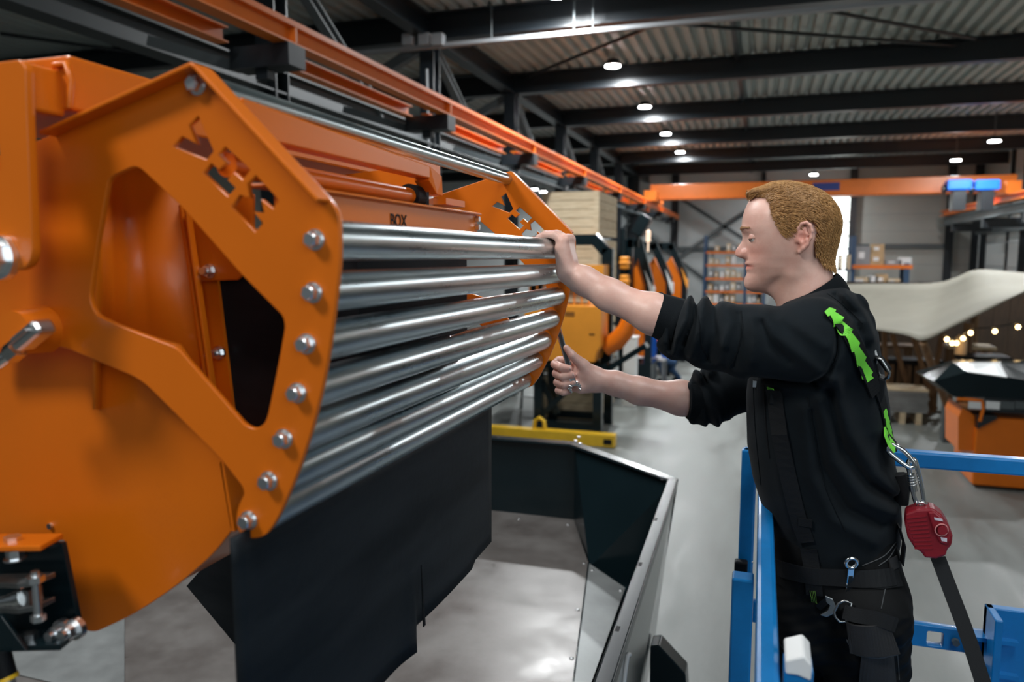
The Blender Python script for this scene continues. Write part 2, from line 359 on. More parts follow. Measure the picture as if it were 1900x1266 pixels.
# cable tray along the first beam
a, b = on(690, 97, Y=11.8), on(1640, -4, Y=11.8)
t = thing('cable_tray', 'pale cable tray hung below the nearest roof beam', 'cable tray', tuple(a))
MB().bar((-9, 11.8, a.z), (XR-.3, 11.8, a.z), 0.12, 0.06).obj('tray', GREYP, t)
for px in (912, 1065, 1100):
    p = on(px, 60, Y=11.8); MB().cyl((p.x, 11.8, a.z), (p.x, 11.8, DZ-.02), 0.012, n=6).obj('hanger_rod', BEAMG, t)
for px in (760, 790, 815):
    p = on(px, 76, Y=11.75); MB().box((p.x-.09, 11.65, p.z-.08), (p.x+.09, 11.8, p.z+.1)).obj('junction_box', GREYP, t)
# cable conduit hanging from the column
p = on(792, 150, Y=11.85)
tag(MB().tube([(p.x, 11.85, 6.3), (p.x+.01, 11.85, 5.5), (p.x+.03, 11.85, 4.2), (p.x+.02, 11.85, 0.4)], 0.022, 8).obj('conduit_pipe', GREYP), 'thin pale conduit running down the nearest hall column', 'conduit')
# ------------------------------------------------------------ crane runways and bridge crane
RX, RZ = -3.8, 5.107
t = thing('crane_runway', 'long orange crane runway beam on the left with black brackets', 'crane runway', (RX, 4, RZ))
MB().ibeam((RX, 3, RZ-.08), (RX, 36.6, RZ-.08), 0.14, 0.16, 0.016).box((RX-.03, 3, RZ), (RX+.03, 36.6, RZ+.05)).obj('beam', ORANGE2, t)
st = MB().box((RX-.068, 0, RZ-.15), (RX+.068, .03, RZ-.01)).obj('stiffener', ORANGE2, t); st.location = Vector((0, 5.6, 0))-Vector((RX, 4, RZ))*0
for y in (8.9, 12.6, 16.5, 20.9, 25.4, 30.0): like(st, t, (0, y-5.6, 0))
for k, y in enumerate([5.6, 8.9, 12.6, 16.5, 20.9, 25.4, 30.0, 34.2]):
    MB().box((RX-.50, y-.12, RZ-.34), (RX+.08, y+.12, RZ-.163)).box((RX-.30, y-.05, RZ-.42), (RX-.18, y+.05, RZ-.34)).obj('bracket', BEAM, t); MB().bar((RX-.5, y, RZ-.3), (XC+.22, y, RZ+.0), .07, .09).obj('bracket_arm', BEAMG, t)
t = thing('crane_runway', 'second orange runway beam, lower and left of the long one', 'crane runway', (RX-.42, 4, RZ-.2))
for k, (y0, y1) in enumerate([(3.2, 5.3), (6.0, 8.7), (9.2, 12.3), (12.9, 16.2), (16.8, 20.6), (21.2, 25.1), (25.7, 29.6)]):
    MB().ibeam((RX-.42, y0, RZ-.12), (RX-.42, y1, RZ-.12), 0.12, 0.13, 0.014).obj('beam', ORANGE2, t)
t = thing('crane_runway', 'orange crane runway along the right wall with grey rail below', 'crane runway', (7.2, 20, 5.1))
MB().ibeam((7.2, 12, 5.0), (7.2, 36.3, 5.0), 0.3, 0.22, 0.03).obj('beam', ORANGE2, t)
MB().ibeam((7.25, 12, 4.66), (7.25, 36.3, 4.66), 0.3, 0.3, 0.03).obj('rail_support', BEAMG, t)
for y in (20.9, 25.4, 29.8, 34.2): MB().box((7.1, y-.15, 4.2), (8.7, y+.15, 4.52)).obj('bracket', BEAM, t)
YC = 28.0
za, zb = on(1500, 336, Y=YC).z, on(1500, 364, Y=YC).z
t = thing('bridge_crane', 'orange overhead crane girder spanning the hall near the back wall', 'crane', (1.7, YC, zb))
MB().box((RX-.1, YC-.25, zb), (7.5, YC+.25, za)).box((RX-.1, YC-.32, zb-.03), (7.4, YC+.32, zb)).obj('girder', ORANGE2, t, bevel=.02)
MB().box((RX-.2, YC-1.1, RZ+.05), (RX+.2, YC+1.1, RZ+.4)).obj('end_carriage', ORANGE2, t)
MB().box((7.0, YC-1.1, RZ+.02), (7.4, YC+1.1, RZ+.4)).obj('end_carriage', ORANGE2, t)
pa, pb2 = on(1508, 347, Y=YC-.26), on(1558, 345, Y=YC-.26)
MB().box((pa.x, YC-.265, pa.z-.13), (pb2.x, YC-.25, pa.z+.13)).obj('name_plate', mat('dull_blue_plate', (0.03, 0.05, 0.22), .5), t)
text_mesh('3200 kg', .22, frame3(((pa.x+pb2.x)/2, YC-.27, pa.z), (1, 0, 0), (0, 0, 1)), PRINT_W, 'lettering', t) if False else None
for px in (1777, 1828):
    p = on(px, 345, Y=26.6)
    t = thing('chain_hoist', 'blue hoist motor at the %s end of the crane girder' % ('inner right' if px < 1800 else 'outer right'), 'hoist', tuple(p))
    MB().box((p.x-.33, 26.3, p.z-.15), (p.x+.33, 26.9, p.z+.17)).obj('motor_housing', BLUEH, t, bevel=.05)
    for k in range(3): MB().box((p.x-.34, 26.29, p.z-.1+k*.09), (p.x+.34, 26.3, p.z-.07+k*.09)).obj('cooling_fin', BLUEH, t)
    MB().cyl((p.x-.42, 26.6, p.z-.1), (p.x-.33, 26.6, p.z-.1), .14, n=14).obj('gearbox', BEAM, t)
    MB().box((p.x-.15, 26.35, p.z-.75), (p.x+.2, 26.85, p.z-.17)).obj('hook_block', BEAM, t)
# ============================================================ THINGS ON THE HALL FLOOR
def crate(lo, hi, label, rows=5):
    t = thing('wooden_crate', label, 'crate', ((lo[0]+hi[0])/2, (lo[1]+hi[1])/2, lo[2]), 'stacked wooden crates')
    h = (hi[2]-lo[2])/rows
    MB().box((lo[0]+.03, lo[1]+.03, lo[2]), (hi[0]-.03, hi[1]-.03, hi[2]-.02)).obj('core', WOODB, t)
    for k in range(rows):
        z0, z1 = lo[2]+k*h+.006, lo[2]+(k+1)*h-.004
        j = random.uniform(0, .006)
        MB().box((lo[0]-j, lo[1]-j, z0), (hi[0]+j, lo[1]+.03, z1)).obj('plank', WOOD, t)
        MB().box((hi[0]-.03, lo[1]+.031, z0), (hi[0]+j, hi[1], z1)).obj('plank', WOOD, t)
        MB().box((lo[0]-j, lo[1]+.031, z0), (lo[0]+.03, hi[1], z1)).obj('plank', WOOD, t)
    MB().box((hi[0]-.09, lo[1]-.02, lo[2]+.02), (hi[0]+.012, lo[1]-.004, hi[2])).box((hi[0]+.007, lo[1]-.02, lo[2]+.02), (hi[0]+.02, lo[1]+.08, hi[2])).obj('corner_batten', WOOD, t)
YK = 14.3
a, b = on(1006, 357, Y=YK), on(1110, 438, Y=YK)
zt, hh = a.z, a.z-b.z
x0, x1 = a.x, b.x
zs = [0.0, 0.9, 1.8, 2.62, b.z, zt]
wrd = ['bottom crate of the stack, low behind the dark steel stand', 'second crate up in the stack behind the orange machine', 'third crate up, behind the orange machine', 'fourth crate up, framed by the dark portal of the machine', 'topmost pale wooden crate of the stack by the first portal machine']
for k in range(5):
    z0 = zs[k]+.005; z1 = zs[k+1]-.06 if k < 4 else zs[5]
    crate((x0, YK, z0), (x1, YK+1.9, z1), wrd[k])
# dark stand with orange box machine in front of the crates
YS = 13.2
def q(px, py, y=YS): return on(px, py, Y=y)
t = thing('feeding_machine', 'orange box machine in a dark steel portal in front of the crates', 'machine', tuple(q(1060, 805)))
zf = 0.0
xl, xr, xt = q(1000, 700).x, q(1110, 700).x, q(1117, 560).x
ztab, zbar, ztop = q(1060, 672).z, q(1060, 790).z, q(1060, 440).z
for x in (xl, xr):
    for y in (YS, YS+1.0): MB().bar((x, y, 0), (x, y, ztab), .16, .16).obj('leg', DARK, t)
MB().bar((xl, YS, zbar), (xr, YS, zbar), .1, .13).obj('cross_bar', DARK, t)
MB().bar((xl, YS+1, zbar), (xr, YS+1, zbar), .1, .13).obj('cross_bar', DARK, t)
MB().bar((xl, YS+.02, zbar+.1), (xr-.3, YS+.02, ztab-.25), .09, .1).obj('diagonal_bar', DARK, t)
MB().bar((xl-.1, YS+.04, ztab-.1), (xl+.35, YS+.04, zbar+.2), .09, .1).obj('diagonal_bar', DARK, t)
MB().box((xl-.9, YS-.1, ztab-.12), (xr+.15, YS+1.1, ztab)).obj('table_frame', DARK, t)
MB().bar((xt, YS+.5, ztab), (xt, YS+.5, ztop-.2), .2, .16, up=(0, 1, 0)).bar((xt-.03, YS+.5, ztop-.26), (xt-.28, YS+.5, ztop), .2, .16, up=(0, 1, 0)).bar((xt-.22, YS+.5, ztop-.04), (xl-.2, YS+.5, ztop-.04), .2, .14, up=(0, 1, 0)).bar((xl-.2, YS+.5, ztab), (xl-.2, YS+.5, ztop), .2, .16, up=(0, 1, 0)).obj('portal_frame', DARK, t)
p0, p1 = q(980, 664), q(1121, 567)
poly = [(p0.x, p0.z), (q(1108, 664).x, p0.z), (q(1112, 655).x, q(1112, 652).z), (p1.x, q(1118, 640).z), (p1.x, p1.z), (p0.x, p1.z)]
MB().prism([(u, YS-.25, v) for u, v in poly], (0, 1.0, 0)).obj('hopper_panel', ORANGE3, t, bevel=.015)
r0, r1_ = q(980, 512), q(1122, 492)
MB().box((r0.x, YS-.1, r0.z), (r1_.x, YS+.4, r1_.z)).obj('top_rail', ORANGE3, t)
MB().box((r1_.x-.17, YS-.1, p1.z), (r1_.x, YS+.4, r0.z)).obj('side_rail', ORANGE3, t)
for k in range(9):
    xx = r0.x+k*.14; MB().cyl((xx, YS+.1, p1.z), (xx, YS+.1, r0.z), .02, n=6).obj('guard_rod', ORANGE3, t)
e = q(1058, 584, YS-.255); MB().box((e.x-.1, YS-.255, e.z-.03), (e.x+.08, YS-.25, e.z+.05)).obj('emblem', mat('dull_print', (.25, .09, .01), .5), t)
e = q(1098, 621, YS-.255); MB().box((e.x-.05, YS-.255, e.z-.012), (e.x+.05, YS-.25, e.z+.012)).obj('type_plate', PRINT_D, t)
pts = [q(1122, 645, YS+.2), q(1145, 632, YS+.2), q(1162, 612, YS+.2), q(1168, 592, YS+.2)]
MB().tube(pts, [.17, .17, .16, .13], 14).obj('discharge_chute', ORANGE, t)
MB().bar(q(1120, 690, YS+.3), q(1200, 640, YS+.3), .3, .1).obj('roller_conveyor', DARK, t)
# row of portal machines behind
for k, (y, px, s_) in enumerate([(17.4, 1161, .64), (20.6, 1183, 1.0), (23.5, 1217, 1.0)]):
    o = on(px, 700, Y=y); h = on(px, 445-k*2+(0, 8, 12)[k], Y=y).z
    t = thing('portal_machine', ['nearest', 'middle', 'farthest'][k]+' of three dark portal machines with slanted orange flank', 'machine', (o.x, y, 0), 'portal machines in a row')
    X0 = o.x
    W8 = .80*s_; W3 = .36*s_
    MB().bar((X0, y, 0), (X0, y, h), .24, .2).obj('post', DARK, t)
    MB().bar((X0, y, h-.07), (X0+W3+.09, y, h-.07), .2, .22).obj('top_bar', DARK, t)
    MB().bar((X0+W3, y, h-.02), (X0+W8, y, h-.98), .2, .19).obj('slanted_bar', DARK, t)
    MB().bar((X0+W8, y, 0), (X0+W8, y, h-.9), .16, .2).obj('post', DARK, t)
    MB().prism([(X0+.1, y+.1, h-.75), (X0+W3, y+.1, h-.40), (X0+W8-.06, y+.1, h-1.1), (X0+W8-.06, y+.1, .9), (X0+.1, y+.1, .9)], (0, .5, 0)).obj('flank_panel', ORANGE, t)
    MB().prism([(X0+W8-.10, y-.15, h-.70), (X0+W8+.10, y-.15, h-1.1), (X0+W8+.10, y-.15, h-1.35), (X0+W8+.04, y-.15, h-1.2)], (0, .4, 0)).obj('chute_panel', WHITE if k < 2 else ORANGE3, t)
    MB().box((X0-.10, y-.2, .3), (X0+W8+.1, y+.9, .75)).obj('base', DARK, t)
p = on(1190, 417, Y=16.8)
t = thing('control_box', 'dark control box tilted on top of the nearest portal machine', 'control box', tuple(p))
MB().bar(p+Vector((-.1, 0, -.22)), p+Vector((.12, 0, .18)), .25, .3, up=(0, 1, 0)).obj('housing', DARK, t, bevel=.02)
MB().bar(p+Vector((-.08, 0.02, -.5)), p+Vector((-.06, 0.02, -.15)), .06, .06).obj('mount_bracket', DARK, t)
for k, (px, py, y, c, lab) in enumerate([(1157, 488, 16.6, ORANGE3, 'upper rounded orange motor hood left of the portal machines'), (1157, 522, 16.6, ORANGE3, 'lower rounded orange motor hood left of the portal machines'), (1260, 500, 26.0, ORANGE3, 'pale orange hood behind the farthest portal machine')]):
    p = on(px, py, Y=y); tag(MB().box((p.x-.09, y, p.z-.14), (p.x+.09, y+.3, p.z+.14)).box((p.x-.11, y-.02, p.z-.03), (p.x+.11, y+.32, p.z+.03)).obj('motor_hood', c, bevel=.03), lab, 'hood')
p = on(1157, 508, Y=17.15); tag(MB().cyl((p.x, 17.0, 0), (p.x, 17.0, p.z+1.0), .06, n=10).cyl((p.x, 17.0, 0), (p.x, 17.0, .05), .18, n=10).obj('support_post', DARK), 'dark post carrying the orange motor hoods', 'post')
# beacon
p = on(1203, 437, Y=20.0); tag(MB().cyl((p.x, 20, p.z-.16), (p.x, 20, p.z+.08), .06, n=10).sphere((p.x, 20, p.z+.08), .06).cyl((p.x, 20, p.z-.42), (p.x, 20, p.z-.16), .02).obj('signal_beacon', mat('beacon_lens', (.9, .6, .4), .2, emit=(1, .8, .6), estr=.9)), 'small lit signal beacon above the middle portal machine', 'beacon')
# work table with blue tubs, between machines
p0, p1 = on(1178, 662, Y=18.6), on(1236, 668, Y=18.6)
t = thing('work_table', 'white work table in front of the blue tubs', 'table', (p0.x, 18.6, 0))
MB().box((p0.x, 18.3, p0.z-.05), (p1.x, 19.0, p0.z)).obj('table_top', WHITE, t)
for x in (p0.x+.05, p1.x-.05):
    for y in (18.35, 18.95): MB().bar((x, y, 0), (x, y, p0.z-.05), .05, .05).obj('leg', GREYP, t)
for k, (px, py) in enumerate([(1206, 640), (1240, 643)]):
    p = on(px, py, Y=18.7); tag(MB().cyl((p.x, 18.7, p0.z+.004), (p.x, 18.7, p.z+.25), .15, .19, n=16).ring((p.x, 18.7, p.z+.25), (0, 0, 1), .19, .02, 16, 6).obj('plastic_tub', BLUEH), ['left', 'right'][k]+' blue plastic tub on the white work table', 'tub')
for k, (px, py, r) in enumerate([(1168, 650, .22)]):
    p = on(px, py, Y=15.9); tag(MB().box((p.x-.14, 15.9, 0), (p.x+.14, 16.2, p.z+.25)).box((p.x-.17, 15.87, p.z+.25), (p.x+.17, 16.23, p.z+.29)).obj('machine_cover', (WHITE, GREYP)[k], bevel=.02), ['tall white machine cover behind the right wrist', 'grey machine cover left of the white one'][k], 'cover')
# yellow lifting beam
a, b = on(905, 797, Y=12.3), on(1140, 822, Y=12.3)
t = thing('lifting_beam', 'yellow lifting beam with a lug lying behind the dark bin', 'lifting beam', (b.x, 12.3, 0))
zl = b.z
MB().box((a.x-2.0, 12.3, .01), (b.x, 12.5, max(zl+.12, .2))).obj('beam', YELLOW, t, bevel=.01)
zt2 = max(zl+.12, .2)
p = on(1001, 790, Y=12.4); MB().tube([(p.x-.10, 12.4, zt2), (p.x-.08, 12.4, zt2+.14), (p.x, 12.4, zt2+.2), (p.x+.08, 12.4, zt2+.14), (p.x+.10, 12.4, zt2)], .035, 8).obj('lug', YELLOW, t)
p = on(1128, 826, Y=12.29); MB().box((p.x-.08, 12.29, .06), (p.x+.06, 12.3, .15)).obj('type_plate', PRINT_D, t)
# aluminium ladder
a, b = on(967, 722, Y=15), on(987, 722, Y=15)
t = thing('step_ladder', 'small aluminium ladder left of the steel stand', 'ladder', (a.x, 15, 0))
for x in (a.x, b.x+.1): MB().bar((x, 15, 0), (x, 15.3, a.z+.9), .04, .06).obj('stile', BEAMG, t)
for k in range(5): MB().box((a.x, 14.98+k*.06, .25+k*.3), (b.x+.1, 15.08+k*.06, .28+k*.3)).obj('rung', CHROME, t)
# ------------------------------------------------------------ racks
def rackbox(p, w_, h_, d_, m_, label, grp):
    t = thing('storage_box', label, 'box', (p[0], p[1], p[2]), grp)
    MB().box((p[0]-w_/2, p[1], p[2]), (p[0]+w_/2, p[1]+d_, p[2]+h_)).obj('carton', m_, t)
    MB().box((p[0]-w_*.28, p[1]-.006, p[2]+h_*.3), (p[0]+w_*.18, p[1]-.001, p[2]+h_*.72)).obj('label_sticker', WHITE, t)
YR = 35.0
t = thing('pallet_rack', 'tall blue and orange rack of small bins against the back wall', 'rack', (on(1346, 480, Y=YR).x, YR, 0))
ux = [on(px, 480, Y=YR).x for px in (1308, 1384, 1420)]; zt = on(1308, 437, Y=YR).z
for x in ux:
    for y in (YR, YR+1.0): MB().box((x-.06, y-.05, 0), (x+.06, y+.05, zt)).obj('upright', RACKB, t)
zsh = [on(1346, py, Y=YR).z for py in (468, 492, 517, 541, 564, 588)]
for i, z in enumerate(zsh):
    for j in range(2):
        MB().box((ux[j]+.06, YR-.06, z-.07), (ux[j+1]-.06, YR-.01, z+.03)).obj('beam', ORANGE2, t)
        MB().box((ux[j]+.06, YR, z-.02), (ux[j+1]-.06, YR+1.0, z+.02)).obj('shelf', BEAMG, t)
bay = ['wide', 'narrow']; lev = ['top', 'second', 'third', 'fourth', 'fifth', 'bottom']
for i, z in enumerate(zsh):
    for j in range(2):
        n = 6 if j == 0 else 3
        for k in range(n):
            if random.random() < .12: continue
            w_ = (ux[j+1]-ux[j]-.3)/n
            mi_ = random.choice([0, 0, 1, 2, 3]); rackbox((ux[j]+.15+(k+.5)*w_, YR+random.uniform(.02, .2), z+.032), w_*random.uniform(.6, .92), random.uniform(.2, .42), .5, (CARD, GREYP, WHITE, WOOD)[mi_], '%s bin, %s from left on the %s shelf in the tall rack\'s %s bay' % (('brown', 'grey', 'white', 'wooden')[mi_], ('first', 'second', 'third', 'fourth', 'fifth', 'sixth')[k], lev[i], bay[j]), 'bins on the %s shelf, %s bay' % (lev[i], bay[j]))
YQ = 34.0
t = thing('pallet_rack', 'low rack with one orange beam right of the window', 'rack', (on(1640, 490, Y=YQ).x, YQ, 0))
ux = [on(px, 490, Y=YQ).x for px in (1582, 1683)]; zb_ = on(1640, 493, Y=YQ).z; z2 = on(1640, 530, Y=YQ).z
for x in ux:
    for y in (YQ, YQ+1): MB().box((x-.1, y-.05, 0), (x+.1, y+.05, zb_+.1 if x > ux[0] else zb_+1.2)).obj('upright', RACKB, t)
for z in (zb_, z2):
    MB().box((ux[0], YQ-.06, z-.13), (ux[1]+.2, YQ-.01, z+.03)).obj('beam', ORANGE2, t); MB().box((ux[0], YQ, z-.02), (ux[1]+.2, YQ+1, z+.03)).obj('shelf', WOODB, t)
for px, w_, h_, z, m_, lab in [(1601, .55, .75, zb_, GREYP, 'grey upright carton at the left end of the low rack'), (1628, .5, .45, zb_, CARD, 'brown carton stacked lowest in the middle of the low rack'), (1628, .48, .38, zb_+.46, CARD, 'brown carton stacked on another on the low rack'), (1658, .6, .2, zb_, GREYP, 'flat grey tray on the low rack'), (1681, .42, .3, zb_, WHITE, 'white carton at the right end of the low rack'),
        (1600, .8, .3, z2, WOOD, 'wooden case below the orange beam at the left'), (1622, .35, .35, z2, WHITE, 'small white bin under the middle of the low rack'), (1638, .45, .42, z2, CARD, 'cardboard bin under the middle of the low rack'), (1660, .5, .25, z2, WOOD, 'pale case under the right half of the low rack')]:
    rackbox((on(px, 490, Y=YQ).x, YQ+.1, z+.03), w_, h_, .6, m_, lab, None) if False else None
    t2 = thing('storage_box', lab, 'box', (on(px, 490, Y=YQ).x, YQ+.1, z+.03)); p = t2.location
    MB().box((p.x-w_/2, p.y, p.z), (p.x+w_/2, p.y+.6, p.z+h_)).obj('carton', m_, t2)
    MB().box((p.x-w_*.3, p.y-.006, p.z+h_*.35), (p.x+w_*.1, p.y-.001, p.z+h_*.7)).obj('label_sticker', WHITE, t2)
for k in range(4):
    p = on(1560, 500, Y=33.5); z = p.z+k*.15
    t = thing('wooden_pallet', 'wooden pallet, %s in the stack below the window' % ['lowest', 'second from the bottom', 'third from the bottom', 'topmost'][k], 'pallet', (p.x, 33.5, z), 'pallets below the window')
    for j in range(5): MB().box((p.x-.35, 33.5+j*.2, z+.1), (p.x+.35, 33.64+j*.2, z+.135)).obj('slat', WOOD, t)
    for j in range(3): MB().box((p.x-.35+j*.3, 33.5, z), (p.x-.25+j*.3, 34.45, z+.1)).obj('bearer', WOOD, t)
p = on(1560, 500, Y=33.5)
tag(MB().box((p.x-.45, 33.4, 0), (p.x-.38, 34.5, p.z-.01)).box((p.x+.38, 33.4, 0), (p.x+.45, 34.5, p.z-.01)).box((p.x-.45, 33.4, p.z-.07), (p.x+.45, 34.5, p.z-.005)).obj('trestle', RACKB), 'blue trestle carrying the pallets below the window', 'trestle')
# ------------------------------------------------------------ stretch tent and bar
fr = [(1490, 575, 17), (1560, 600, 16), (1615, 611, 15.2), (1680, 622, 14.2), (1715, 632, 13.6), (1770, 606, 13.6), (1835, 575, 13.6), (1900, 543, 13.6), (1985, 505, 13.6)]
bk = [(1490, 530, 20), (1560, 529, 20), (1615, 528, 19.8), (1680, 528, 19.4), (1740, 526, 19.0), (1775, 516, 18.6), (1815, 502, 18.2), (1900, 508, 18.0), (1985, 512, 18.0)]
NR = 10; grid = []
F_ = [on(a_, b_, Y=y_) for a_, b_, y_ in fr]; B_ = [on(a_, b_, Y=y_) for a_, b_, y_ in bk]
def resample(P, n):
    out = []
    for i in range(n):
        t_ = i/(n-1)*(len(P)-1); k = min(int(t_), len(P)-2); f = t_-k
        p0_, p1_, p2_, p3_ = P[max(k-1, 0)], P[k], P[k+1], P[min(k+2, len(P)-1)]
        out.append(0.5*((2*p1_)+(p2_-p0_)*f+(2*p0_-5*p1_+4*p2_-p3_)*f*f+(3*p1_-p0_-3*p2_+p3_)*f**3))
    return out
F_, B_ = resample(F_, 33), resample(B_, 33)
vs = []
for j in range(NR+1):
    for i in range(33):
        f = j/NR; p = F_[i].lerp(B_[i], f); p.z -= 0.28*math.sin(PI*f)*0.6; vs.append(p)
m_ = MB(); m_.add(vs, [[j*33+i, j*33+i+1, (j+1)*33+i+1, (j+1)*33+i] for j in range(NR) for i in range(32)], True)
tn = thing('stretch_tent', 'beige stretch tent canopy over the wooden bar', 'tent', (F_[16].x, 13.6, 0))
c = m_.obj('canopy', CANVAS, tn); so = c.modifiers.new('s', 'SOLIDIFY'); so.thickness = .02
MB().cyl(on(1713, 636, Y=13.7), on(1766, 776, Y=14.6), .06, n=10).obj('pole', WOODB, tn)
p = on(1766, 776, Y=14.6); MB().box((p.x-.14, 14.5, 0), (p.x+.14, 14.75, p.z+.25)).obj('pole_foot', BEAMG, tn)
p = on(1795, 640, Y=16.4); MB().cyl((p.x, 16.4, 0), (p.x, 16.4, on(1795, 600, Y=16.4).z), .09, n=10).obj('pole', WOODB, tn)
p = on(1815, 505, Y=18.2); MB().cyl((p.x, 18.2, 0), (p.x, 18.2, p.z), .08, n=10).obj('pole', WOODB, tn)
# back screen of planks, coloured dark for the shade under the tent
ws = thing('plank_screen', 'plank screen at the back of the bar, coloured dark for shade', 'screen', (7, 20.2, 0))
x0 = on(1560, 640, Y=20.2).x
pk = MB().box((0, 20.2, 0), (.318, 20.26, 2.6)).obj('plank', SHADEW, ws)
pk.location = (x0, 0, 0); pk.matrix_parent_inverse = Matrix.Translation(-ws.location)
for k in range(1, 18):
    if x0+k*.325+.33 < XR: like(pk, ws, (k*.325, 0, random.uniform(-.02, .02)))
# bar counter with slats
def bar_counter(px0, px1, pyt, y, label):
    a, b = on(px0, pyt, Y=y), on(px1, pyt, Y=y)
    t = thing('bar_counter', label, 'bar', ((a.x+b.x)/2, y, 0)); zt = a.z
    MB().box((a.x-.05, y-.1, zt-.10), (b.x+.05, y+.5, zt)).obj('counter_top', PRINT_D, t)
    n = int((b.x-a.x)/.15)
    for k in range(n):
        x = a.x+(k+.5)*(b.x-a.x)/n; MB().box((x-.055, y, .02), (x+.055, y+.04, zt-.11)).obj('slat', WOODB, t)
    MB().box((a.x, y+.05, .02), (b.x, y+.4, zt-.11)).obj('carcass', PRINT_D, t)
    return t
bar_counter(1600, 1745, 664, 17.2, 'slatted wooden bar counter with black top under the tent')
bar_counter(1790, 1870, 660, 15.6, 'second slatted counter to the right under the tent')
for p_, q_, y in [((1690, 610), (1735, 760), 16.75), ((1750, 600), (1722, 770), 16.9), ((1655, 620), (1690, 740), 17.0), ((1640, 612), (1645, 730), 17.05)]:
    MB().bar(on(*p_, Y=y), on(*q_, Y=y), .09, .09).obj('brace_post', WOODB, ws)
for px0, px1, py, y in [(1615, 1700, 640, 18.0), (1760, 1850, 642, 16.8)]:
    a, b = on(px0, py, Y=y), on(px1, py, Y=y)
    t = thing('bar_table', 'high wooden bar table, %s one under the tent' % ('left' if px0 < 1700 else 'right'), 'table', ((a.x+b.x)/2, y, 0))
    MB().box((a.x, y, a.z-.06), (b.x, y+.6, a.z)).obj('table_top', WOOD if px0 > 1700 else WOODB, t)
    for x in (a.x+.1, b.x-.1):
        for yy in (y+.05, y+.5): MB().box((x-.04, yy, 0), (x+.04, yy+.06, a.z-.06)).obj('leg', WOODB, t)
p = on(1794, 655, Y=15.3)
zc = on(1794, 660, Y=15.6).z
tag(MB().cyl((p.x, 15.75, zc+.002), (p.x, 15.75, zc+.32), .10, n=14).cyl((p.x, 15.75, zc+.32), (p.x, 15.75, zc+.36), .06, n=10).obj('pillar_candle', mat('wax', (.75, .55, .35), .5, sss=.0)), 'tall cream candle pillar on the right bar counter', 'candle')
sl = thing('string_lights', 'string of warm bulbs hanging under the tent edge', 'string lights', tuple(on(1790, 620, Y=15)))
bp = [(1619, 613, 15.6), (1757, 630, 14.8), (1767, 637, 15.2), (1775, 637, 15.5), (1787, 628, 15.0), (1801, 618, 14.8), (1846, 615, 14.8), (1889, 607, 14.8)]
P_ = [on(a_, b_, Y=y_) for a_, b_, y_ in bp]
for p in P_: MB().sphere(p, .036, 10, 8).obj('bulb', BULB, sl)
MB().tube([p+Vector((0, 0, .07)) for p in P_], .012, 6).obj('cable', BEAM, sl)
# sheet stack
a, b = on(1632, 719, Y=15.9), on(1722, 770, Y=15.9)
t = thing('sheet_stack', 'stack of grey sheets on a pallet under the tent edge', 'sheet stack', ((a.x+b.x)/2, 15.9, 0))
n = 9; zb0 = max(b.z, .1)+.02
for k in range(n):
    z = zb0+(a.z-zb0)*k/n; MB().box((a.x+random.uniform(-.015, .015), 15.9+random.uniform(-.01, .01), z), (b.x+random.uniform(-.015, .015), 16.55, z+(a.z-zb0)/n-.012)).obj('sheet', INNER2 if k < n-1 else WOOD, t)
for x in (a.x+.1, (a.x+b.x)/2, b.x-.15): MB().box((x-.05, 15.9, 0), (x+.05, 16.55, zb0-.004)).obj('bearer', WOOD, t)
# dark faceted machine with orange body, right
YD = 11.6
def qd(px, py, dy=0): return on(px, py, Y=YD+dy)
t = thing('spreader_machine', 'dark faceted hood machine on an orange base behind the lift rail', 'machine', tuple(qd(1850, 835)))
hp = [qd(1733, 708), qd(1768, 672, .5), qd(1795, 690), qd(1797, 673, .5), qd(1853, 673, .5), qd(1869, 700), qd(1960, 715), qd(1960, 680, .6), qd(1770, 737), qd(1830, 738), qd(1965, 745), qd(1745, 720, .6), qd(1965, 668, .9), qd(1770, 668, .9)]
hv = hp+[p+Vector((0, 1.3, -.05)) for p in (hp[0], hp[8], hp[10], hp[6])]
m_ = MB(); m_.add(hv, [[0, 1, 2], [0, 2, 8], [2, 8, 9, 5], [5, 9, 10, 6], [4, 5, 6, 7], [1, 3, 2], [3, 4, 7, 12, 13, 1], [0, 8, 15, 14], [8, 9, 10, 16, 15], [0, 1, 13, 14], [14, 15, 16, 17], [12, 13, 14, 17], [6, 7, 12, 17], [6, 10, 16, 17]]); m_.obj('hood', DARK, t)
m_ = MB(); e = Vector((0, -.004, .003)); m_.prism([hp[2]+e, hp[3]+e, hp[4]+e, hp[5]+e], (0, .004, -.01)); m_.obj('pale_cover', WHITE, t)
a, b = qd(1828, 736), qd(1965, 772)
m_ = MB().box((a.x, YD+.02, b.z), (b.x, YD+1.0, a.z)); m_.obj('slotted_band', BEAM, t)
for px in (1811, 1843, 1870, 1897):
    p = qd(px, 752); MB().box((p.x-.09, YD-.03 if px > 1820 else YD-.01, p.z-.05), (p.x+.07, YD+.015, p.z+.05)).obj('slot_tab', WHITE if px < 1850 else BEAMG, t)
MB().prism([qd(1813, 770), qd(1850, 772), qd(1850, 778), qd(1814, 796)], (0, .3, 0)).obj('clasp', BEAM, t)
MB().tube([qd(1775, 741), qd(1800, 742), qd(1822, 744), qd(1824, 760), qd(1818, 782)], .025, 6).obj('strap', ORANGE, t)
a, b = qd(1812, 774, .1), qd(1965, 838, .1)
MB().box((a.x, YD+.1, .05), (b.x, YD+1.2, a.z)).obj('base_panel', ORANGE, t, bevel=.02)
MB().prism([qd(1778, 836, .15), qd(1778, 775, .15), qd(1786, 757, .15), qd(1812, 774, .15), qd(1812, 838, .15)], (0, .8, 0)).obj('side_panel', ORANGE, t)
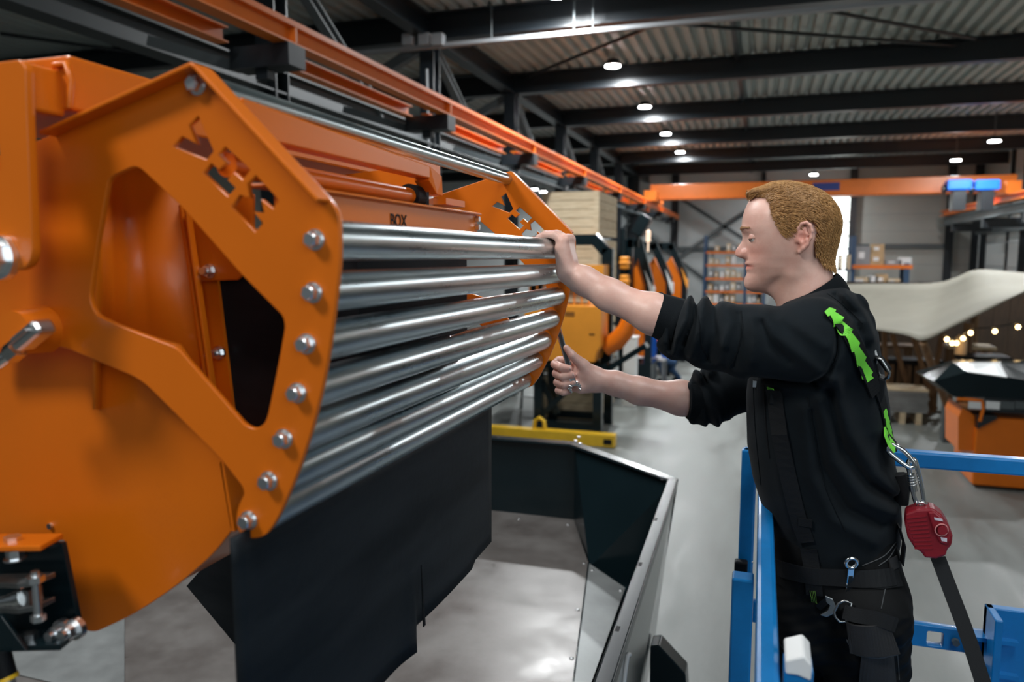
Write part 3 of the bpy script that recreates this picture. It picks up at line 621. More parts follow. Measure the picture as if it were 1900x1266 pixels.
# ============================================================ DARK BIN UNDER THE MACHINE
ZR = 2.10
c1 = on(1066, 822, Z=ZR); c2 = on(1242, 896, Z=ZR); YBK = c1.y; XRT = c2.x; YCH = c2.y
fl = on(1060, 965, Y=YBK-.01); ZFL = fl.z; YN_ = .45
g1 = on(1092, 1046, Z=ZFL); g2 = on(1160, 1091, X=XRT-.012); g3 = on(1064, 1266, Z=ZFL); RF, RN = on(1255, 890, Z=ZR), on(1145, 1230, Z=ZR)
def xr(y): return RF.x+(RN.x-RF.x)*(y-RF.y)/(RN.y-RF.y)
C1_, C2_ = Vector((c1.x, YBK, ZR)), Vector((RF.x, RF.y, ZR)); n_ = (C2_-C1_).cross(g1-C1_); r_ = on(1160, 1091, D=1.0)-Vector((0, 0, H)); g2 = Vector((0, 0, H))+r_*((C1_-Vector((0, 0, H))).dot(n_)/r_.dot(n_))
XRT, YCH = RF.x, RF.y; lo_ = on(1216, 1180, Y=RF.y-.02)
gd = (g3-g1).normalized(); g4 = g3+gd*1.0
g4 = g3+gd*.45
YN = YN_; XLT = -4.7
bn = thing('collecting_bin', 'big anthracite steel bin with bolted rim below the roller machine', 'bin', ((XLT+XRT)/2, 2.4, 1.2))
T = .012
MB().box((XLT, YBK, ZFL-.06), (c1.x, YBK+T, ZR)).obj('back_panel', DARK, bn)
MB().prism([(c1.x, YBK, ZR), (XRT, YCH, ZR), (lo_.x-.02, YCH-.02, lo_.z), (g1.x, g1.y+.02, ZFL-.03), (c1.x, YBK, ZFL-.06)], (T*.8, T*.6, 0)).obj('corner_panel', DARK, bn)
XN = xr(YN)
MB().add([(XRT, YCH, ZR), (XN, YN, ZR), (XN, YN, ZR-.9), (lo_.x, YCH-.02, lo_.z), (XRT-.012, YCH, ZR), (XN-.012, YN, ZR), (XN-.012, YN, ZR-.9), (lo_.x-.012, YCH-.02, lo_.z)], [[0, 1, 2, 3], [7, 6, 5, 4], [0, 4, 5, 1], [1, 5, 6, 2], [2, 6, 7, 3], [3, 7, 4, 0]]).obj('right_panel', mat('glossy_bin_side', (.045, .055, .053), .16, coat=.5), bn)
MB().prism([(XN-.1, YN, ZFL-.1), (XRT-.15, YCH-.15, ZFL-.1), (c1.x, YBK+T, ZFL-.1), (XLT, YBK+T, ZFL-.1), (XLT, YN, ZFL-.1)], (0, 0, -.9)).obj('under_body', DARK, bn)
for x, y in ((XLT+.1, YN+.1), (XRT-.3, YN+.1), (XLT+.1, YBK-.1), (c1.x-.1, YBK-.1)): MB().box((x-.06, y-.06, 0), (x+.06, y+.06, ZFL-1.0)).obj('leg', DARK, bn)
MB().add([(XLT, YBK, ZFL), (c1.x, YBK, ZFL), tuple(g1), tuple(g4), (g4.x, YN, ZFL), (XLT, YN, ZFL), (XLT, YBK, ZFL-.01), (c1.x, YBK, ZFL-.01), (g1.x, g1.y, ZFL-.01), (g4.x, g4.y, ZFL-.01), (g4.x, YN, ZFL-.01), (XLT, YN, ZFL-.01)],
    [[0, 1, 2, 3, 4, 5], [11, 10, 9, 8, 7, 6]]+[[i, (i+1) % 6, (i+1) % 6+6, i+6] for i in range(6)]).obj('floor_sheet', INNER, bn)
gw = (g2.x-xr(g2.y)); gn = Vector((xr(g4.y)+gw-.01, g4.y, g2.z-.02))
up_ = Vector((0, 0, .003)); MB().add([tuple(g1+up_), tuple(g2), tuple(gn), tuple(g4+up_), (XN+gw, YN, gn.z), (g4.x, YN, ZFL+.003)], [[0, 1, 2, 3], [3, 2, 4, 5]]).obj('slope_sheet', INNER2, bn)
MB().tube([g1+up_, g4+up_], .004, 6).obj('seam', DARK, bn)
MB().box((XLT, YN, ZFL-.1), (XLT+T, YBK, ZR)).obj('left_panel', DARK, bn)
# lit part of the bin floor, its light put into a paler sheet
sx = on(230, 1200, Z=ZFL); s1_, s2_ = on(231, 1100, Z=ZFL), on(231, 1300, Z=ZFL); MB().prism([(XLT+.05, s1_.y, ZFL+.002), (XLT+.05, s2_.y, ZFL+.002), (s2_.x, s2_.y, ZFL+.002), (s1_.x, s1_.y, ZFL+.002)], (0, 0, .004)).obj('lit_floor_sheet', INNER2, bn)
# rim flanges
def rim(p, q_, w_, name='rim_flange'):
    p, q_ = Vector(p), Vector(q_); d = (q_-p).normalized(); n = Vector((-d.y, d.x, 0))
    return MB().prism([p+n*.004, q_+n*.004, q_-n*w_, p-n*w_], (0, 0, .006)).obj(name, DARK, bn, bevel=.002)
R0, R1, R2, R3 = (XLT, YBK+.012, ZR), (c1.x+.005, YBK+.012, ZR), (XRT+.006, YCH+.006, ZR), (XRT+.006, YN, ZR)
rim(R0, R1, .07) if False else None
def rimq(a, b, c, d): return MB().prism([a, b, c, d], (0, 0, .006)).obj('rim_flange', DARK, bn, bevel=.002)
W_ = .058
rimq((XLT, YBK+.012, ZR), (c1.x+.004, YBK+.012, ZR), (c1.x-.02, YBK-W_, ZR), (XLT, YBK-W_, ZR))
rimq((c1.x+.005, YBK+.012, ZR), (XRT+.004, YCH+.004, ZR), (XRT-.036, YCH-.029, ZR), (c1.x-.019, YBK-W_, ZR))
rimq((XRT+.004, YCH+.003, ZR), (XN+.004, YN, ZR), (XN-.040, YN, ZR), (XRT-.036, YCH-.030, ZR))
MB().bar((XRT+.006, YCH, ZR-.012), (XN+.006, YN, ZR-.012), .004, .03).obj('rim_edge', DARK, bn, bevel=.001)
MB().tube([(XN-.040, YN, ZR-.004), (XRT-.036, YCH-.030, ZR-.004), (c1.x-.019, YBK-W_, ZR-.004), (XLT, YBK-W_, ZR-.004)], .006, 6).obj('rim_lip', DARK, bn)
for px, py in [(925, 812), (1045, 818), (1130, 846), (1155, 856), (1228, 890)]:
    p = on(px, py, Z=ZR+.006); MB().cyl(p, p+Vector((0, 0, .0005)), .008, n=14).obj('rim_hole', PRINT_D, bn)
for px, py in [(1217, 964), (1188, 1047), (1146, 1167)]:
    p = on(px, py, Z=ZR+.006); MB().box((p.x-.006, p.y-.016, p.z), (p.x+.006, p.y+.016, p.z+.0005)).obj('rim_slot', PRINT_D, bn)
for px, py in [(1074, 812), (1068, 819), (1076, 824)]:
    p = on(px, py, Z=ZR+.006); MB().cyl(p, p+Vector((0, 0, .006)), .010, n=6).obj('bolt', BOLT, bn)
for px, py in [(963, 963), (1054, 974), (1084, 1046), (1072, 1132), (1061, 1222), (686, 1247)]:
    p = on(px, py, Z=ZFL+.001); MB().sphere(p, .010, 10, 6, (1, 1, .5)).obj('rivet', BOLT, bn)
def onslope(px, py):
    n = (g2-g1).cross(gn-g1); r_ = on(px, py, D=1.0)-Vector((0, 0, H)); t_ = (g1-Vector((0, 0, H))).dot(n)/r_.dot(n); return Vector((0, 0, H))+r_*t_
for px, py in [(1099, 1060), (1152, 1098), (1084, 1178)]:
    MB().sphere(onslope(px, py)+Vector((0, 0, .004)), .009, 10, 6, (1, 1, .6)).obj('rivet', BOLT, bn)
# white mark on the bin side and dark bracket
p = on(1160, 1255, X=xr(2.2)+.006); MB().tube([(p.x, p.y+.07, p.z+.03), (p.x, p.y+.03, p.z+.045), (p.x, p.y, p.z+.02), (p.x, p.y-.03, p.z-.02), (p.x, p.y-.02, p.z-.06)], .007, 6).obj('marking', PRINT_W, bn)
a = on(1205, 1200, Y=3.1)
MB().prism([on(1206, 1200, Y=3.0), on(1222, 1198, Y=3.0), on(1272, 1252, Y=3.0), on(1275, 1300, Y=3.0), on(1205, 1300, Y=3.0)], (0, .10, 0)).obj('support_bracket', DARK, bn, bevel=.006)

# ============================================================ ORANGE ROLLER MACHINE
Y1, Y2 = .75, 1.88
mc = thing('roller_tipper', 'large orange tipping machine with zinc rollers between two side plates', 'machine', (-.9, 1.5, 2.6))
def P1(px, py, y=Y1): p = on(px, py, Y=y); return (p.x, p.z)
def Fy(y): return Matrix.Translation((0, y, 0)) @ FXZ
outl = [(380, 123, .004), (389, 130, .003), (613, 372, .012), (629, 398, .01), (631, 480, .02), (622, 560, .05), (612, 640, .05), (598, 720, .05), (578, 800, .05), (548, 890, .05), (514, 965, .02), (492, 996, .02), (466, 1001, .02), (443, 990, .02), (437, 968, .015), (441, 942, .012), (453, 916, .012), (450, 904, .012), (410, 852, .02), (262, 705, .02), (113, 642, .02), (-70, 650), (-70, 315), (102, 248, .005)]
outer = roundpoly([(*P1(o[0], o[1]), o[2] if len(o) > 2 else 0) for o in outl], 0)
hole = [(254, 306, .012), (337, 384), (450, 512, .01), (525, 587, .02), (529, 606, .02), (516, 677, .02), (497, 770, .02), (490, 788, .012), (473, 797, .012), (454, 790, .015), (331, 649, .012), (322, 643, .01), (215, 602, .02), (176, 584, .02), (165, 553, .02), (181, 442, .02), (200, 335, .014), (210, 325, .012)]
holep = roundpoly([(*P1(h[0], h[1]), h[2] if len(h) > 2 else .01) for h in hole], .01)
def lf(fx, fy, dx=0, dy=0): return (320+.1817*(262+dx+2.32*(fx-845)), 90+.1817*(690+dy+2.32*(fy-450)))
Vl = [lf(*p) for p in [(845, 450), (805, 490), (840, 575), (775, 540), (732, 583), (882, 642), (912, 605)]]
Hl = [lf(*p, -12, -14) for p in [(970, 592), (938, 625), (975, 660), (942, 695), (908, 665), (872, 705), (980, 810), (1013, 772), (977, 737), (1008, 703), (1045, 737), (1080, 692)]]
Ml = [(340+.1817*x, 330+.1817*y) for x, y in [(490, 295), (735, 550), (810, 462), (712, 345), (825, 360), (792, 218), (915, 315), (975, 230), (742, -22), (655, 60), (682, 212), (575, 178)]]
logo = [[P1(*p) for p in L_] for L_ in (Vl, Hl, Ml)]
nb = [(368, 158), (586, 445), (582, 543), (570, 638), (553, 729), (528, 814), (500, 892), (463, 965)]
AX = [P1(*p) for p in nb]
def flange(pl, ya, yb, a, b, nm='edge_flange'):
    a, b = Vector((a[0], 0, a[1])), Vector((b[0], 0, b[1])); d = (b-a).normalized(); n = Vector((d.z, 0, -d.x))
    if n.z > 0: n = -n
    return MB().prism([a+Vector((0, ya, 0)), b+Vector((0, ya, 0)), b+n*.005+Vector((0, ya, 0)), a+n*.005+Vector((0, ya, 0))], (0, yb-ya, 0)).obj(nm, ORANGE, pl, bevel=.0015)
plates = []
bolt_mb = MB(); bolt_mb.cyl((0, 0, 0), (0, -.0022, 0), .0119, n=24).cyl((0, -.0022, 0), (0, -.0045, 0), .0101, n=24).cyl((0, -.0045, 0), (0, -.0122, 0), .0097, .0093, n=6, smooth=False).cyl((0, -.0122, 0), (0, -.0138, 0), .0078, .0068, n=16)
bolt0 = None
for k, (y, ya, yb) in enumerate([(Y1, Y1-.0235, Y1+.004), (Y2, Y2+.004, Y2+.030)]):
    o2 = outer
    pl = plate('side_plate', [o2, holep]+logo, Fy(y+.004), .008, ORANGE, mc, .0012); plates.append(pl)
    flange(pl, ya, yb, P1(102, 248), P1(380, 123)); flange(pl, ya, yb, P1(380, 123), P1(389, 130)); flange(pl, ya, yb, P1(389, 130), P1(613, 372))
    for i, (u, v) in enumerate(AX):
        if bolt0 is None:
            bolt0 = bolt_mb.obj('bolt', BOLT, pl, bevel=.0006); b_ = bolt0
        else:
            b_ = bolt0.copy(); COL.objects.link(b_); b_.parent = pl
        b_.location = (u, y if k == 0 else y+.008, v); b_.rotation_euler = (0, random.uniform(0, 1), 0 if k == 0 else PI)
for i, (u, v) in enumerate(AX):
    if i == 0:
        MB().cyl((u, Y1+.009, v), (u, Y2-.001, v), .0148, n=32, caps=True).obj('top_tube', ZINC, mc); continue
    r = MB(); r.cyl((u, Y1+.0165, v), (u, Y2-.010, v), .0241, n=40, caps=True)
    ro = r.obj('roller', ZINC, mc, bevel=.0025)
    MB().cyl((u, Y1+.008, v), (u, Y2, v), .0095, n=16).obj('axle', BEAM, ro)
    MB().cyl((u, Y1+.010, v), (u, Y1+.0166, v), .0228, n=32).cyl((u, Y2-.016, v), (u, Y2-.0105, v), .0205, n=24).obj('end_cap', PRINT_D, ro)
# rubber curtain under the rollers
XCU = AX[-1][0]-.004
ya, yb, ym = on(430, 1100, X=XCU).y, on(909, 900, X=XCU).y, on(770, 1120, X=XCU).y
ztp = AX[-1][1]-.012; zbt = on(903, 1012, X=XCU).z
ct = MB()
def sheet(y0, y1, z0a, z0b, x0, x1, tw):
    n = 14; vs = []; m_ = MB()
    for j in range(9):
        for i in range(n+1):
            f = i/n; g = j/8; y = y0+(y1-y0)*f; z = ztp*(1-g)+(z0a*(1-f)+z0b*f)*g
            vs.append((x0+(x1-x0)*f+math.sin(f*7+1)*.003*g+tw*g**7, y, z))
    m_.add(vs, [[j*(n+1)+i, j*(n+1)+i+1, (j+1)*(n+1)+i+1, (j+1)*(n+1)+i] for j in range(8) for i in range(n)], True); return m_
n_ = 40; rows_ = 12; vs = []; m_ = MB()
for j in range(rows_+1):
    for i in range(n_+1):
        f = i/n_; g = j/rows_; y = ya+(yb-ya)*f; slit = math.exp(-((y-ym)/.05)**2)*(1 if y < ym else -.2)
        z = ztp*(1-g)+(zbt-(.05 if y < ym else .012)*(1 if y < yb-.12 else 0))*g
        vs.append((XCU+math.sin(f*9+1)*.0025*g+.012*slit*max(0, g-.7)/.3, y, z))
m_.add(vs, [[j*(n_+1)+i, j*(n_+1)+i+1, (j+1)*(n_+1)+i+1, (j+1)*(n_+1)+i] for j in range(rows_) for i in range(n_)], True)
cu_ = m_.obj('rubber_curtain', BLACK, mc); so = cu_.modifiers.new('s', 'SOLIDIFY'); so.thickness = .005
MB().prism([(XCU+.014, ym-.003, zbt+.11), (XCU+.018, ym-.006, zbt-.008), (XCU+.018, ym+.003, zbt-.008)], (.002, 0, 0)).obj('curtain_slit', PRINT_D, mc)
fl_ = [on(346, 1088, Y=1.12), on(436, 985, Y=1.12), on(436, 1196, Y=1.12)]
MB().prism(fl_, (0, .006, 0)).obj('end_flap', BLACK, mc)
for z, y in [(zbt+.02, ya+.07), (zbt+.09, ya+.16), (zbt+.05, ya+.3), (zbt+.13, ya+.25)]:
    MB().cyl((XCU+.002, y, z), (XCU+.0035, y, z), .004, n=8).obj('curtain_hole', PRINT_D, mc)
# drum side panel
def P5(px, py): return P1(px, py, Y1+.05)
ds = [(-70, 560), (60, 560), (330, 640), (405, 760), (412, 860, .01), (431, 984, .006), (395, 1030, .05), (330, 1086, .05), (250, 1140, .05), (176, 1174, .012), (152, 1169, .012), (137, 1090), (118, 1003), (-70, 1006)]
dsp = roundpoly([(*P5(d[0], d[1]), d[2] if len(d) > 2 else 0) for d in ds], 0)
dp = plate('drum_side_panel', [dsp], Fy(Y1+.054), .008, ORANGE, mc, .0012)
edge = [Vector((u, Y1+.055, v)) for u, v in [P5(*p) for p in [(431, 984), (395, 1030), (330, 1086), (250, 1140), (176, 1174)]]]
m_ = MB(); vs = []
for p in edge: vs += [p+Vector((-.006, 0, .006)), p+Vector((-.006, 1.1, .006)), p+Vector((-.012, 0, .014)), p+Vector((-.012, 1.1, .014))]
fs = []
for i in range(4): fs += [[4*i, 4*i+1, 4*i+5, 4*i+4], [4*i+2, 4*i+6, 4*i+7, 4*i+3]]
m_.add(vs, fs, True); m_.obj('drum_skin', ORANGE, mc)
a, b = P5(410, 858), P5(431, 986); MB().prism([(a[0]-.002, Y1+.05, a[1]), (b[0]-.002, Y1+.05, b[1]), (b[0]+.004, Y1+.05, b[1]), (a[0]+.004, Y1+.05, a[1])], (0, .6, 0)).obj('drum_lip', ORANGE, mc)
p = P5(95, 976); MB().cyl((p[0], Y1+.05, p[1]), (p[0], Y1+.046, p[1]), .0045, n=10).obj('rivet', BOLT, mc)
# inner body panels behind the window
ax = [(172, .012), (185, .07), (205, .13), (235, .165), (270, .185), (345, .19)]
vs = []; m_ = MB()
for px, dy in ax:
    for py in (240, 760):
        p = on(px+(py-390)*.10*(px-172)/173, py, Y=Y1+dy); vs.append(p)
m_.add(vs, [[2*i, 2*i+1, 2*i+3, 2*i+2] for i in range(len(ax)-1)], True)
ip = m_.obj('inner_panel', ORANGE, mc); so = ip.modifiers.new('s', 'SOLIDIFY'); so.thickness = .004
def Q(px, py, dy): return on(px, py, Y=Y1+dy)
MB().bar(Q(338, 380, .185), Q(390, 740, .185), .006, .012, up=(0, 1, 0)).obj('panel_lip', ORANGE, mc, bevel=.002)
MB().bar(Q(348, 388, .18), Q(398, 740, .18), .005, .012, up=(0, 1, 0)).obj('panel_lip', ORANGE, mc, bevel=.002)
MB().prism([Q(330, 360, .2), Q(470, 360, .2), Q(470, 495, .2), Q(440, 520, .2), Q(370, 522, .2), Q(362, 512, .2)], (0, .006, 0)).obj('gusset_plate', ORANGE, mc, bevel=.002)
MB().prism([Q(350, 380, .215), Q(400, 500, .215), Q(404, 530, .215), Q(436, 790, .215), Q(395, 760, .215)], (0, .006, 0)).obj('strip_panel', ORANGE, mc)
for (px, py, dy) in [(391, 503, .2), (408, 655, .213)]:
    p = Q(px, py, dy); MB().cyl(p, p+Vector((0, -.004, 0)), .011, n=18).cyl(p+Vector((0, -.004, 0)), p+Vector((0, -.012, 0)), .0085, n=6, smooth=False).cyl(p+Vector((0, -.012, 0)), p+Vector((.001, -.021, 0)), .0055, n=12).obj('bolt', BOLT, mc)
YE = 1.43
bx = on(886, 396, Y=YE); by_ = on(885, 432, Y=YE); XB = bx.x
pz0 = Q(400, 510, .22); zlo = Q(470, 800, .22).z
MB().box((on(402, 520, Y=Y1+.222).x, Y1+.222, zlo), (XB-.012, YE-.03, bx.z-.055)).obj('rubber_lining', BLACK, mc)
MB().box((on(402, 520, Y=Y1+.222).x-.02, Y1+.2, zlo-.02), (XB-.10, YE, zlo-.004)).obj('bottom_sheet', ORANGE, mc)
# stencilled beam
bf = MB().box((XB-.006, Y1+.02, by_.z-.012), (XB, YE, bx.z)).box((XB-.05, Y1+.02, bx.z-.004), (XB+.008, YE+.004, bx.z)).obj('front_beam', ORANGE, mc, bevel=.0015)
p0, p1 = on(723, 408, X=XB), on(754, 408, X=XB); sz = on(738, 397, X=XB).z-on(738, 420, X=XB).z
text_mesh('BOX', sz*1.42, frame3(((p0.x+p1.x)/2+.0004, (p0.y+p1.y)/2, p0.z-.001), (0, 1, 0), (0, 0, 1)), PRINT_D, 'lettering', bf, bold=.0004)
for pz in (bx.z-.012, bx.z-.028): MB().cyl((XB+.001, YE-.012, pz), (XB+.009, YE-.012, pz), .006, n=6, smooth=False).obj('bolt', BOLT, bf)
# upper channel, bracket, tube
YU = 1.30
u0, u1 = on(798, 331, Y=YU), on(800, 308, Y=YU)
MB().prism([(u0.x, Y1+.02, u0.z), (u0.x, YU, u0.z), (u0.x, YU, u1.z), (u0.x, Y1+.02, u1.z+.020)], (-.006, 0, 0)).box((u0.x-.03, Y1+.02, u0.z), (u0.x-.006, YU, u0.z+.005)).obj('upper_channel', ORANGE, mc, bevel=.002)
MB().prism([on(798, 309, Y=YU), on(820, 327, Y=YU+.05), on(822, 364, Y=YU+.05), on(811, 361, Y=YU+.03), on(796, 335, Y=YU)], (-.03, 0, 0)).obj('channel_end', ORANGE, mc, bevel=.001)
MB().prism([on(640, 300+24, Y=1.42), on(735, 312, Y=1.42), on(800, 340, Y=1.42), on(780, 350, Y=1.42), on(700, 348, Y=1.42)], (0, .01, 0)).obj('rear_gusset', ORANGE, mc)
t0 = on(758, 364, Y=1.28); tr = .015
MB().cyl((t0.x, Y1+.03, t0.z), (t0.x, 1.28, t0.z), tr, n=24).obj('cross_tube', ORANGE, mc)
MB().cyl((t0.x, 1.28, t0.z), (t0.x, 1.31, t0.z), tr*1.5, n=24).cyl((t0.x, 1.31, t0.z), (t0.x, 1.327, t0.z), tr*1.2, n=24).obj('pivot_bush', PRINT_D, mc)
p = on(789, 355, Y=1.327); MB().box((p.x-.009, 1.324, p.z-.026), (p.x+.009, 1.344, p.z+.018)).cyl((p.x, 1.334, p.z+.018), (p.x, 1.334, p.z+.028), .010, n=6).obj('latch', BOLT, mc)
p = on(792, 370, Y=1.344); MB().box((p.x-.07, 1.344, p.z-.01), (p.x+.04, 1.44, p.z+.002)).obj('pivot_bracket', ORANGE, mc)
# left: cross beam, link arm, pins
c_a, c_b, c_c = on(47, 112, Y=.71), on(127, 101, Y=.734), on(127, 205, Y=.734)
MB().box((c_a.x-.2, .734, c_c.z), (c_b.x, 1.86, c_b.z)).obj('cross_beam', ORANGE, mc, bevel=.004)
def P8(px, py): p = on(px, py, Y=.679); return (p.x, p.z)
arm = roundpoly([(*P8(-90, 126), 0), (*P8(40, 111), .004), (*P8(50, 128), .004), (*P8(52, 205), .01), (*P8(63, 470), .012), (*P8(57, 492), .012), (*P8(40, 502), .012), (*P8(-90, 506), 0)], .0)
slot = roundpoly([(*P8(-90, 240), 0), (*P8(-2, 235), .006), (*P8(9, 320), .006), (*P8(-90, 325), 0)], 0)
MB()
la = plate('link_arm', [arm, slot], Fy(.683), .012, ORANGE, mc, .0015)
ax0, ax1 = on(44, 115, Y=.688), on(44, 205, Y=.688)
MB().box((ax0.x-.018, .687, ax1.z), (ax0.x+.004, .738, ax0.z)).obj('weld_tab', ORANGE, mc, bevel=.004)
MB().tube([on(50, 200, Y=.71), on(52, 160, Y=.71), on(50, 128, Y=.71)], .006, 8).tube([on(128, 200, Y=.73), on(132, 150, Y=.73), on(122, 118, Y=.73), on(100, 122, Y=.73)], .004, 8).obj('weld_bead', ORANGE, mc)
p = on(8, 478, Y=.679); MB().cyl(p, p+Vector((0, -.010, 0)), .0265, n=28).cyl(p+Vector((0, -.010, 0)), p+Vector((0, -.030, 0)), .0215, n=6, smooth=False).cyl(p+Vector((0, -.030, 0)), p+Vector((0, -.042, 0)), .014, n=18).obj('pivot_nut', BOLT, mc, bevel=.002)
p = on(84, 612, Y=Y1); q_ = p+Vector((0, -.045, 0))
MB().cyl(p, q_, .031, .028, n=28).obj('pivot_boss', ORANGE, mc, bevel=.004)
e = on(70, 615, Y=.702); f_ = on(22, 655, Y=.702); g_ = on(-40, 700, Y=.702)
d = (f_-e).normalized()
MB().bar(e+d*-.016, e+d*.035, .020, .030, up=(0, 1, 0)).obj('clevis', BOLT, mc, bevel=.006)
MB().bar(e+d*-.008+Vector((0, -.0125, 0)), e+d*.030+Vector((0, -.0125, 0)), .003, .018, up=(0, 1, 0)).obj('clevis_clip', DULL, mc, bevel=.001)
MB().cyl(e+d*.040, e+d*.058, .013, n=6, smooth=False).cyl(e+d*.058, g_, .009, n=14).obj('piston_rod', CHROME, mc)
# lower left hydraulic bracket
YH = .694
def q9(px, py, y=YH): return on(px, py, Y=y)
z_t = q9(60, 1001).z
MB().prism([q9(-60, 1000, .75), q9(118, 1000, .75), q9(76, 1024, .687), q9(-60, 1026, .687)], (0, 0, .008)).obj('bracket_flange', ORANGE, mc, bevel=.002)
MB().prism([q9(-60, 1012, .734), q9(114, 1008, .734), q9(146, 1165, .734), q9(-60, 1205, .734)], (0, .008, 0)).obj('bracket_plate', DARK, mc, bevel=.001)
MB().prism([q9(-60, 1180, .734), q9(150, 1176, .734), q9(112, 1208, .687), q9(-60, 1212, .687)], (0, 0, .008)).obj('bracket_foot', DARK, mc, bevel=.001)
MB().prism([q9(-60, 1120, .679), q9(2, 1145, .679), q9(47, 1208, .679), q9(-60, 1216, .679)], (0, .006, 0)).obj('gusset_plate', DARK, mc, bevel=.001)
for (px, py, y) in [(24, 1006, .71), (28, 1030, .71), (55, 1185, .702)]:
    p = q9(px, py, y); MB().cyl(p+Vector((0, 0, -.004)), p+Vector((0, 0, .008)), .011, n=6, smooth=False).cyl(p+Vector((0, 0, -.006)), p+Vector((0, 0, -.004)), .014, n=16).obj('bolt', BOLT, mc, bevel=.001)
for (px, py) in [(122, 1166), (146, 1164)]:
    p = q9(px, py, .723); MB().cyl(p, p+Vector((0, -.008, 0)), .0145, n=20).cyl(p+Vector((0, -.008, 0)), p+Vector((0, -.02, 0)), .0105, n=6, smooth=False).cyl(p+Vector((0, -.02, 0)), p+Vector((0, -.027, 0)), .007, n=12).obj('bolt', BOLT, mc, bevel=.001)
hy = thing('hydraulic_cylinder', 'small hydraulic cylinder with steel clevis in the dark bracket at lower left', 'cylinder', tuple(q9(0, 1110, .687)))
for z_ in (1082, 1128):
    a, b = q9(-50, z_, .699), q9(88, z_-4, .699); MB().prism([a+Vector((0, -.016, 0)), q9(28, z_, .699)+Vector((0, -.016, 0)), q9(62, z_-2, .699)+Vector((0, -.022, 0)), b+Vector((0, -.015, 0)), b+Vector((0, .012, 0)), a+Vector((0, .012, 0))], (0, 0, .007)).obj('clevis_ear', DULL, hy, bevel=.001)
p = q9(68, 1105, .687); MB().cyl(p+Vector((0, 0, -.035)), p+Vector((0, 0, .032)), .005, n=14).cyl(p+Vector((0, 0, .018)), p+Vector((0, 0, .026)), .011, n=6, smooth=False).cyl(p+Vector((0, 0, -.034)), p+Vector((0, 0, -.026)), .009, n=6, smooth=False).obj('clevis_pin', BOLT, hy)
MB().box(q9(52, 1118, .694)-Vector((0, .01, 0)), q9(66, 1092, .694)+Vector((0, .01, 0))).obj('rod_eye', DULL, hy)
MB().cyl(q9(50, 1106, .692), q9(36, 1110, .692), .013, n=18).cyl(q9(36, 1110, .692), q9(22, 1113, .692), .010, n=18).cyl(q9(22, 1113, .692), q9(-50, 1128, .692), .008, n=16).obj('piston_rod', CHROME, hy, bevel=.001)
p = q9(6, 1238, .679); ho = thing('hose_coupling', 'black hose coupling with a yellow ring in the bottom left corner', 'coupling', tuple(p))
MB().cyl(p+Vector((-.004, 0, .02)), p+Vector((.004, 0, -.012)), .013, n=16).obj('sleeve', PRINT_D, ho)
MB().cyl(p+Vector((.004, 0, -.012)), p+Vector((.006, 0, -.017)), .0142, n=16).obj('ring', YELLOW, ho)
MB().cyl(p+Vector((.006, 0, -.017)), p+Vector((.010, 0, -.035)), .009, n=6, smooth=False).obj('nut', BOLT, ho)

# ============================================================ BLUE SCISSOR LIFT
ZL = H-.575
pr = on(1652, 830, Z=ZL); YL = pr.y
la_, lb_ = on(1409, 890, Z=ZL), on(1436, 925, Z=ZL)
XL0 = (on(1405, 1000, Z=ZL).x); XL1 = on(1437, 1000, Z=ZL).x
ZP = 1.50
lift = thing('scissor_lift', 'blue work platform guard rail and deck that the man stands in', 'lift', (.5, 1.5, ZP))
MB().box((XL0-.04, .35, ZP-.10), (1.5, YL+.05, ZP)).obj('deck', BLUE, lift)
MB().box((XL0, .4, ZL-.045), (XL1, YL-.06, ZL)).obj('front_rail', BLUE, lift, bevel=.008)
MB().box((XL0+.0, YL-.045, ZL-.048), (1.5, YL, ZL)).obj('far_rail', BLUE, lift, bevel=.006)
for y in (YL-.03, 1.5):
    MB().box((XL0-.045, y-.022, ZP), (XL0-.004, y+.022, ZL-.03 if y > 2 else ZL-.05)).obj('post', BLUE, lift, bevel=.004)
MB().box((XL0-.05, YL-.06, ZL-.62), (XL0-.008, YL-.02, ZL-.03)).obj('post_sleeve', BLUE, lift, bevel=.004)
MB().box((XL0-.06, YL-.1, ZL-.52), (XL0-.02, YL-.065, ZL-.38)).obj('hinge_block', PRINT_D, lift, bevel=.006)
p = on(1370, 1040, Y=YL-.05); MB().tube([p+Vector((.045, 0, 0)), p, p+Vector((0, 0, -.05)), p+Vector((.045, 0, -.055))], .003, 6).obj('locking_pin', BOLT, lift)
for px, py in [(1379, 1080), (1374, 1236)]:
    p = on(px, py, Y=YL-.06); MB().cyl(p, p+Vector((-.02, 0, 0)), .010, n=10).obj('bolt', BEAMG, lift)
t0, t1 = on(1665, 1150, Y=YL-.03), on(1862, 1180, Y=YL-.03)
zt_, zl_ = t0.z, on(1665, 1190, Y=YL-.03).z
wx = on(1733, 1182, Y=YL-.03)
def FZ(y): return Matrix.Translation((0, y, 0)) @ FXZ
plate('toe_rail', [[(XL0, zl_), (on(1850, 1200, Y=YL-.03).x, zl_), (on(1862, 1180, Y=YL-.03).x, zl_+.02), (on(1862, 1180, Y=YL-.03).x, zt_-.01), (on(1850, 1180, Y=YL-.03).x, zt_), (XL0, zt_)], roundpoly([(wx.x-.022, wx.z-.022), (wx.x+.022, wx.z-.022), (wx.x+.022, wx.z+.022), (wx.x-.022, wx.z+.022)], .006)], FZ(YL-.03), .03, BLUE, lift, .002)
p = on(1772, 1190, Y=YL-.05); MB().cyl(p, p+Vector((0, -.015, 0)), .011, n=6, smooth=False).obj('bolt', BEAMG, lift)
a, b = on(1832, 1128, Y=YL-.12), on(1960, 1300, Y=YL-.12)
